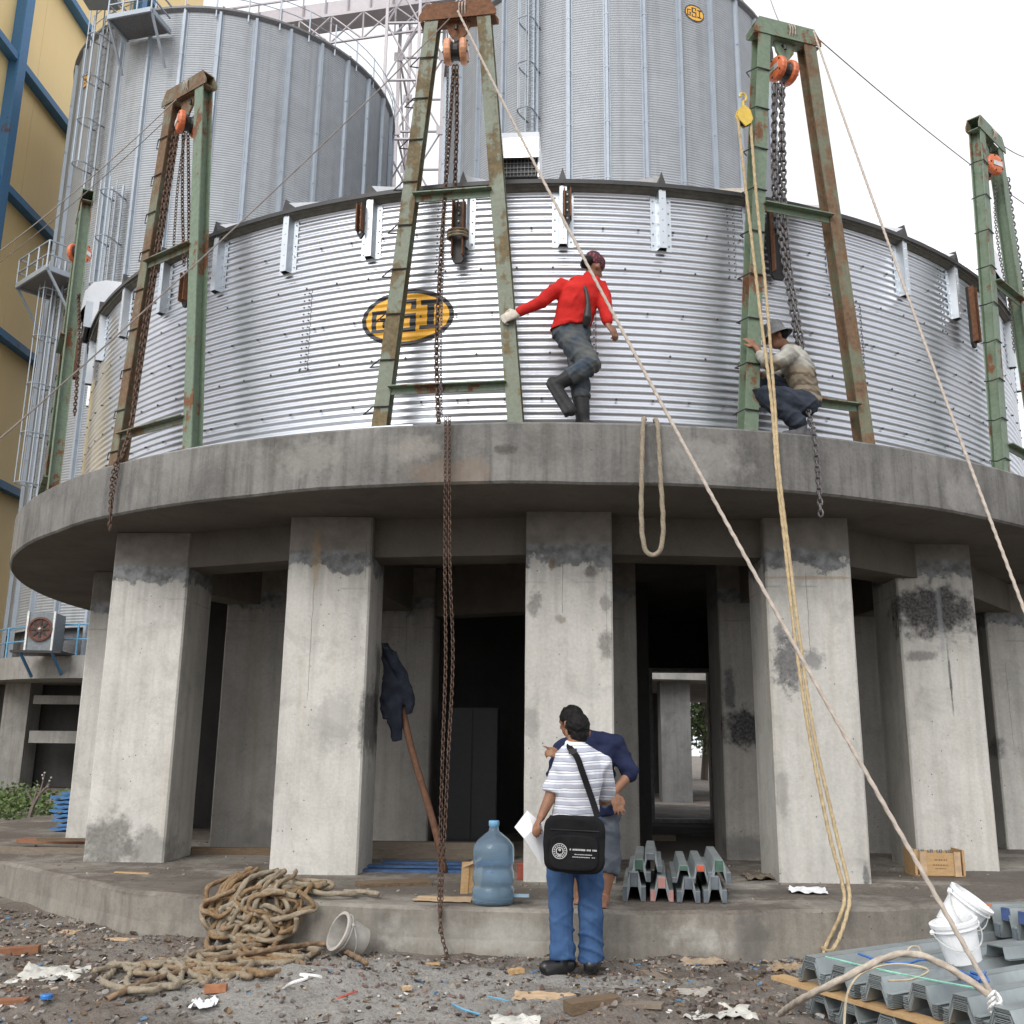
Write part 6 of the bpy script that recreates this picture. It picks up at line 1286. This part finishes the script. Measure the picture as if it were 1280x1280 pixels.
# bag and its strap: a thing of its own
M_BAGC = cloth('black_bag', (0.005, 0.005, 0.006), (0.011, 0.0105, 0.012), 8, .8, .003)
bc = at_y(718, 1055, Y0-.25); ax = (Vector((1, -.06, -.03))).normalized(); az = Vector((.03, .0, 1)).normalized(); ay = az.cross(ax)
t = thing('shoulder_bag', 'black rectangular shoulder bag with a round white seal on the back of the striped man', 'bag', tuple(bc))
def rbox(c, hx, hy, hz_, r=.03):
    b = MB(); vs = []
    for y in (-1, -.75, .75, 1):
        k = 1 if abs(y) < .9 else .93
        for q in range(24):
            a = 2*pi*q/24; cx, cz = cos(a), sin(a); e_ = 2/5
            vs.append(Vector(c)+ax*(hx*k*math.copysign(abs(cx)**e_, cx))+az*(hz_*k*math.copysign(abs(cz)**e_, cz))+ay*hy*y)
    b.add(vs, [(j*24+i, j*24+(i+1) % 24, (j+1)*24+(i+1) % 24, (j+1)*24+i) for j in range(3) for i in range(24)]+[list(range(24))[::-1], list(range(72, 96))]); return b
HX, HZ_ = .200, .178
body = remesh(rbox(bc, HX, .055, HZ_), 'bag_body', M_BAGC, t, .010, 2, .008, (6, 6, 6), 2)
fl = remesh(rbox(bc-ay*.062-az*.05, HX*.80, .012, HZ_*.62), 'front_pocket', M_BAGC, t, .007, 1, .003, (9, 9, 9))
b = MB(); b.tube([bc-ay*.060+ax*x+az*(HZ_*.50) for x in np.linspace(-HX*.8, HX*.8, 12)], .004, 5).build('zip', M_IRON, t)
b = MB(); bp_ = bc-ay*.0785-az*.052
def ringp(r0, r1, cx_, cz_, n_=28, a0=0, a1=2*pi):
    vs = []
    for i in range(n_+1):
        a = a0+(a1-a0)*i/n_
        for r in (r0, r1): vs.append(bp_+ax*(cx_+r*cos(a))+az*(cz_+r*sin(a)))
    b.add(vs, [(2*i, 2*i+1, 2*i+3, 2*i+2) for i in range(n_)])
sx_, sz_ = -.092, .01
ringp(.044, .049, sx_, sz_)
rr = random.Random(2)
for i in range(16): a = i*2*pi/16; ringp(.031, .040, sx_, sz_, 2, a, a+.22)
ringp(.020, .026, sx_, sz_, 20); ringp(0, .009, sx_, sz_+.008, 10); ringp(.006, .019, sx_, sz_-.012, 10, pi*1.1, pi*1.9)
for z_, h, x0, x1 in ((.018, .011, -.028, .142), (-.008, .005, .005, .112), (-.024, .005, -.008, .132)):
    x = x0
    while x < x1:
        w_ = rr.uniform(.005, .010)
        if rr.random() > .12: b.add([bp_+ax*x+az*z_, bp_+ax*(x+w_)+az*z_, bp_+ax*(x+w_)+az*(z_+h), bp_+ax*x+az*(z_+h)], [(0, 1, 2, 3)])
        x += w_+.0022
b.build('printed_emblem', plain('bag_print', (0.42, 0.42, 0.42), .6, var=.3, sc=70), t)
pts = [at_y(714, 928, Y0+.04), at_y(712, 934, Y0-.085), at_y(721, 946, Y0-.145), at_y(728, 965, Y0-.16), at_y(735, 985, Y0-.16), at_y(742, 1005, Y0-.175), at_y(747, 1022, Y0-.22)]
pth = smooth_path(pts, 6); b = MB(); vs = []
for i, p in enumerate(pth):
    tt = (pth[min(i+1, len(pth)-1)]-pth[max(i-1, 0)]).normalized(); sd_ = tt.cross(Vector((0, -1, .15))).normalized()
    vs += [p-sd_*.021, p+sd_*.021, p+sd_*.021+Vector((0, -.005, 0)), p-sd_*.021+Vector((0, -.005, 0))]
b.add(vs, [(4*i+k, 4*i+(k+1) % 4, 4*i+4+(k+1) % 4, 4*i+4+k) for i in range(len(pth)-1) for k in range(4)]); b.build('strap', M_BAGC, t)
q = pth[9]; MB().obox(q+Vector((0, -.01, 0)), (.028, 0, 0), (0, .006, 0), (0, 0, .018)).build('buckle', M_IRON, t)
# papers in his left hand
PY = Y0-.06; pp_ = [at_y(x, y, PY+dy) for x, y, dy in ((659, 1013, .02), (643, 1034, -.03), (655, 1048, -.05), (677, 1082, 0), (682, 1050, .03), (676, 1028, .04), (667, 1037, -.02))]
b = MB(); th = Vector((0, .004, 0)); vs = pp_+[p+th for p in pp_]
b.add(vs, [(0, 1, 2, 6), (0, 6, 5), (6, 2, 3, 4), (6, 4, 5), (13, 9, 8, 7), (12, 13, 7), (11, 10, 9, 13), (12, 11, 13), (0, 7, 8, 1), (1, 8, 9, 2), (2, 9, 10, 3), (3, 10, 11, 4), (4, 11, 12, 5), (5, 12, 7, 0)])
tag(b.build('paper_sheets', M_PAPER, loc=tuple(pp_[3])), 'folded white papers held low in the striped man\'s left hand', 'paper')

# ---- the man in navy beyond him, stooping on the plinth
Y1 = -7.95
jx = lambda *a: pg(a, Y1)
t = thing('person', 'barefoot man in navy sweater and rolled grey trousers stooping on the plinth', 'person', tuple(at_z(755, 1131, ZP)))
hc = at_y(714, 902, Y1-.02); nk, hipc, ch = jx((727, 921, .0), (748, 1010, .05), (738, 960, .02)); sl_, sr_ = jx((703, 938, -.12), (768, 932, .0)); el, wl, er, wr_ = jx((692, 972, -.12), (701, 946, -.26), (789, 966, -.05), (766, 992, -.14))
hl, hr, kl, kr, al, ar = jx((731, 1022, .12), (757, 1022, .05), (726, 1075, .1), (764, 1073, .0), (724, 1120, .15), (756, 1119, -.02)); tl, tr_ = Vector((al.x-.02, al.y-.2, ZP+.03)), at_z(750, 1134, ZP+.025)
sd = (sr_-sl_).normalized(); sh = Vector((1, -.1, 0)).normalized(); b = MB(); f, u, s, M = head_parts(b, hc, (-.75, .6, -.15), (-.12, 0, 1), .98); limb(b, [hc-u*.04, nk, ch.lerp(nk, .6)], [.055, .058, .07]); loft(b, torso_secs(hipc, ch, nk, sh, sd, .88))
for a in ((sl_, el, wl), (sr_, er, wr_)): limb(b, a, [.052, .043, .028])
for a, tt in (((hl, kl, al), tl), ((hr, kr, ar), tr_)):
    limb(b, [a[0], a[1], a[1].lerp(a[2], .35), a[2]], [.082, .055, .056, .036]); g0 = Vector((a[2].x, a[2].y, ZP+.045)); limb(b, [a[2], g0], [.036, .04]); fd = (tt-g0); fd.z = 0; fd.normalize(); limb(b, [g0-fd*.03, g0+fd*.08-_Z*.012, g0+fd*.15-_Z*.022], [.036, .036, .026])
    sdv = fd.cross(_Z)
    for i, (o, L) in enumerate(((-.026, .045), (-.010, .042), (.004, .038), (.017, .033), (.028, .026))): limb(b, [g0+fd*.155+sdv*o-_Z*.03, g0+fd*(.155+L)+sdv*o*1.15-_Z*.036], [.012 if i == 0 else .009, .009 if i == 0 else .007], 6)
hand(b, wr_, at_y(772, 1008, Y1-.17)-wr_, (.25, -.95, .1), 1.05, .12, -1, .35); hand(b, wl, at_y(685, 939, Y1-.3)-wl, (0, -.8, .6), 1.0, .6, 1, 0, True)
remesh(b, 'body', SKIN, t, .008, 2)
M_NV = cloth('navy_sweater', (0.010, 0.014, 0.040), (0.022, 0.028, 0.070), 8); b = MB(); loft(b, torso_secs(hipc, ch, nk, sh, sd, 1.0, .018, -.05)); m2 = sr_.lerp(er, 1.0)
limb(b, [ch.lerp(sl_, .5), sl_, el, el.lerp(wl, .35)], [.08, .072, .060, .052]); limb(b, [ch.lerp(sr_, .5), sr_, sr_.lerp(er, .6), er, er.lerp(wr_, .12)], [.085, .076, .068, .062, .056]); limb(b, [nk, nk.lerp(sr_, .6), sr_], [.066, .080, .080]); limb(b, [nk, sl_], [.066, .076]); limb(b, [ch, sr_], [.14, .09])
remesh(b, 'sweater', M_NV, t, .010, 2, .014, (9, 9, 9), 5)
M_GJ = cloth('grey_trousers', (0.055, 0.065, 0.085), (0.12, 0.135, 0.16), 7); b = MB(); loft(b, torso_secs(hipc, ch, nk, sh, sd, 1.0, .014, -.10)[:3])
for a in ((hl, kl, al), (hr, kr, ar)): limb(b, [a[0], a[1], a[1].lerp(a[2], .34)], [.100, .074, .070], flat=True); limb(b, [a[1].lerp(a[2], .26), a[1].lerp(a[2], .36)], [.078, .078], flat=True)
remesh(b, 'trousers', M_GJ, t, .010, 2, .016, (9, 9, 11), 6); hair(t, hc, f, u, s, M)

# ---- the worker in red, climbing along the ledge
Y2 = -7.33
jx = lambda *a: pg(a, Y2)
t = thing('person', 'worker in red shirt and patterned red cap stepping along the ledge, holding the hoist frame', 'person', tuple(at_y(730, 524, Y2)))
hc = at_y(742, 334, Y2+.02); nk, hipc, ch = jx((735, 350, .0), (714, 408, .0), (724, 375, -.02)); sl_, sr_ = jx((704, 357, -.02), (750, 358, .0)); el, wl, er, wr_ = jx((672, 380, -.10), (648, 391, -.14), (758, 388, -.06), (760, 406, -.12))
hl, hr = jx((706, 416, .0), (722, 414, .0)); kl, al, tl = jx((739, 456, -.15), (697, 480, -.10), (716, 512, -.14)); kr, = jx((723, 466, .0)); ar = Vector((at_y(729, 512, Y2).x, Y2+.02, ZL+.12)); tr_ = Vector((ar.x+.13, Y2-.06, ZL+.05))
zl = ZL+.0; gz = max(0, 0); sd = (sr_-sl_).normalized(); sh = (hr-hl).normalized(); b = MB(); f, u, s, M = head_parts(b, hc, (.75, .62, -.25), (.1, 0, 1), 1.0); limb(b, [hc-u*.04, nk, ch.lerp(nk, .6)], [.055, .058, .07]); loft(b, torso_secs(hipc, ch, nk, sh, sd, .88))
for a in ((sl_, el, wl), (sr_, er, wr_)): limb(b, a, [.052, .043, .028])
for a in ((hl, kl, al), (hr, kr, ar)): limb(b, a, [.085, .06, .042])
hand(b, wr_, at_y(768, 416, Y2-.13)-wr_, (.6, -.7, .2), 1.15, .9, -1); remesh(b, 'body', SKIN, t, .010, 2)
b = MB(); hand(b, wl, at_y(634, 396, Y2-.13)-wl, (-.1, -.95, .3), 1.4, 1.25, 1); remesh(b, 'glove', cloth('work_glove', (0.42, 0.38, 0.32), (0.60, 0.56, 0.49), 14), t, .008, 2, .004)
M_RED = cloth('red_shirt', (0.42, 0.016, 0.014), (0.56, 0.030, 0.024), 6); b = MB(); loft(b, torso_secs(hipc, ch, nk, sh, sd, 1.0, .034, -.01)); limb(b, [ch.lerp(sl_, .5), sl_, el, el.lerp(wl, .9)], [.085, .078, .058, .045]); limb(b, [ch.lerp(sr_, .5), sr_, er, er.lerp(wr_, .75)], [.085, .078, .064, .050]); limb(b, [nk.lerp(sr_, .45), nk.lerp(sl_, .45)], [.066, .066]); limb(b, [nk-u*.01, nk+u*.02], [.068, .064])
remesh(b, 'shirt', M_RED, t, .010, 2, .016, (9, 9, 9), 8)
M_WJ = cloth('worn_jeans', (0.035, 0.055, 0.085), (0.13, 0.13, 0.115), 6); b = MB(); loft(b, torso_secs(hipc, ch, nk, sh, sd, .94, .010, -.10)[:3])
limb(b, [hl, hl.lerp(kl, .5), kl, kl.lerp(al, .62)], [.122, .116, .096, .082], flat=True); limb(b, [hr, hr.lerp(kr, .5), kr, kr.lerp(ar, .5)], [.122, .112, .092, .084], flat=True); limb(b, [hipc+(ch-hipc)*.12, hipc], [.115, .135]); remesh(b, 'jeans', M_WJ, t, .010, 2, .020, (9, 9, 13), 9)
M_BOOT = cloth('rubber_boot', (0.018, 0.018, 0.020), (0.040, 0.040, 0.042), 12, .5)
for a, k_, tt in ((al, kl, tl), (ar, kr, tr_)):
    b = MB(); fd = (tt-a).normalized(); dn = (a-k_).normalized(); limb(b, [k_.lerp(a, .55), a], [.078, .062]); limb(b, [a-fd*.03+dn*.03, a.lerp(tt, .5)+dn*.03, tt+dn*.02], [.060, .060, .052]); b.obox(a.lerp(tt, .45)+dn*.075, (tt-a)*.62, fd.cross(dn).normalized()*.05, dn*.018); remesh(b, 'boot', M_BOOT, t, .010, 2, .003)
M_CAP = NT('patterned_cap'); v_ = M_CAP.vor(55, M_CAP.pos()); M_CAP = M_CAP.out(M_CAP.mix(M_CAP.step(v_, .3, .42), (0.30, 0.05, 0.06), (0.06, 0.02, 0.03)), .85)
b = MB(); b.ball(hc+u*.045, (.094, .108, .092), 20, 14, M); b.ball(hc+u*.085-f*.02, (.07, .085, .07), 14, 10, M); hcap = remesh(b, 'cap', M_CAP, t, .008, 2, .008, (25, 25, 25)); b = MB(); b.ball(hc+u*.0-f*.09, (.075, .05, .06), 12, 8, M); remesh(b, 'hair', HAIR, t, .008, 2, .01, (40, 40, 40))
loft_s = [at_y(x, y, Y2+d) for x, y, d in ((728, 352, -.12), (733, 365, -.165), (735, 380, -.17), (734, 396, -.165), (733, 404, -.13))]
b = MB(); limb(b, loft_s, [.018, .020, .024, .040, .040]); remesh(b, 'shoulder_strap', M_IRON, t, .008, 1)

# ---- the crouching worker behind the pulley frame
Y3 = -6.98
jx = lambda *a: pg(a, Y3)
t = thing('person', 'worker in grey bucket hat and pale jacket crouching on the ledge beside the hoist frame', 'person', tuple(at_y(1005, 545, Y3)))
hc = at_y(971, 420, Y3-.03); nk, hipc, ch = jx((984, 436, .0), (1008, 500, .0), (999, 462, -.0)); sl_, sr_ = jx((986, 444, -.15), (992, 440, .16)); el, wl, er, wr_ = jx((962, 457, -.26), (945, 434, -.20), (968, 474, .10), (948, 467, .04))
hl, hr, kl, kr, al, ar, tl, tr_ = jx((1007, 505, -.10), (1008, 503, .10), (949, 492, -.17), (955, 474, .12), (1002, 530, -.14), (992, 527, .10), (984, 541, -.18), (972, 538, .06))
sd = (sr_-sl_).normalized(); sh = (hr-hl).normalized(); b = MB(); f, u, s, M = head_parts(b, hc, (-.93, .1, -.32), (-.2, 0, 1), 1.0); limb(b, [hc-u*.05, nk, ch.lerp(nk, .6)], [.055, .058, .07]); loft(b, torso_secs(hipc, ch, nk, sh, sd, .88))
for q in (-1, 1): b.ball(hc+f*.085-u*.004+s*q*.032, (.014, .010, .008), 8, 6, M)
for a in ((sl_, el, wl), (sr_, er, wr_)): limb(b, a, [.050, .041, .028])
for a in ((hl, kl, al), (hr, kr, ar)): limb(b, a, [.085, .06, .042])
hand(b, wl, at_y(934, 422, Y3-.2)-wl, (.15, -.9, .35), 1.0, .7, -1); hand(b, wr_, at_y(940, 462, Y3+.02)-wr_, (0, -.3, .9), 1.0, .6, 1); remesh(b, 'body', SKIN, t, .008, 2)
M_JK = NT('pale_jacket'); f_ = M_JK.noise(7, 5, .6); zz_ = M_JK.sep(M_JK.pos())[2]; zc_ = ch.z-.02
c = M_JK.mix(M_JK.ramp(f_, [(.35, 0.), (.65, 1.)]), (0.27, 0.26, 0.23), (0.42, 0.41, 0.37)); kh = M_JK.mix(M_JK.ramp(M_JK.math('FRACT', M_JK.math('ADD', M_JK.math('DIVIDE', zz_, .085), M_JK.math('MULTIPLY', M_JK.noise(5, 4, .6), 2.2))), [(.3, 0.), (.4, 1.)]), (0.11, 0.085, 0.06), (0.22, 0.18, 0.13))
c = M_JK.mix(M_JK.math('SUBTRACT', 1.0, M_JK.step(M_JK.math('ADD', zz_, M_JK.math('MULTIPLY', f_, .08)), zc_-.0, zc_+.06)), c, kh); M_JK.bump(M_JK.noise(20, 4), .006, .7); M_JK = M_JK.out(c, .85)
b = MB(); loft(b, torso_secs(hipc, ch, nk, sh, sd, 1.0, .024, -.06)); limb(b, [ch.lerp(sl_, .5), sl_, el, el.lerp(wl, .55)], [.09, .080, .066, .052]); limb(b, [ch.lerp(sr_, .5), sr_, er, er.lerp(wr_, .6)], [.09, .080, .062, .050]); limb(b, [nk.lerp(sr_, .45), nk.lerp(sl_, .45)], [.066, .066]); remesh(b, 'jacket', M_JK, t, .010, 2, .017, (9, 9, 13), 11)
M_DJ = cloth('dark_jeans', (0.018, 0.023, 0.034), (0.050, 0.060, 0.080), 5); b = MB(); loft(b, torso_secs(hipc, ch, nk, sh, sd, 1.0, .012, -.10)[:3])
for a in ((hl, kl, al), (hr, kr, ar)): limb(b, [a[0], a[0].lerp(a[1], .5), a[1], a[1].lerp(a[2], .5), a[1].lerp(a[2], .93)], [.120, .108, .090, .078, .074])
remesh(b, 'jeans', M_DJ, t, .010, 2, .018, (9, 9, 13), 12)
M_SN = cloth('grey_sneaker', (0.07, 0.07, 0.075), (0.15, 0.15, 0.16), 16)
for a, tt in ((al, tl), (ar, tr_)):
    b = MB(); fd = (tt-a); fd.z = 0; fd.normalize(); g0 = Vector((a.x, a.y, ZL+.055)); limb(b, [a+_Z*.02, g0], [.05, .05]); limb(b, [g0-fd*.06, g0+fd*.06, g0+fd*.17-_Z*.012], [.05, .05, .042]); b.obox(g0+fd*.055-_Z*.038, fd*.145, fd.cross(_Z)*.046, _Z*.014); remesh(b, 'sneaker', M_SN, t, .009, 2)
M_HAT = cloth('grey_hat', (0.10, 0.10, 0.105), (0.17, 0.17, 0.175), 14); b = MB(); MH = Matrix.Translation(hc) @ M.to_4x4()
b.lathe([(0, .148), (.05, .147), (.080, .135), (.092, .10), (.100, .045), (.112, .030), (.150, -.004), (.152, -.010), (.110, .020), (.096, .035), (.088, .10), (.05, .138), (0, .14)], 28, MH).build('bucket_hat', M_HAT, t, True)
b = MB(); b.ball(hc+u*.01-f*.04, (.083, .075, .075), 14, 10, M); remesh(b, 'hair', HAIR, t, .008, 2, .008, (40, 40, 40))
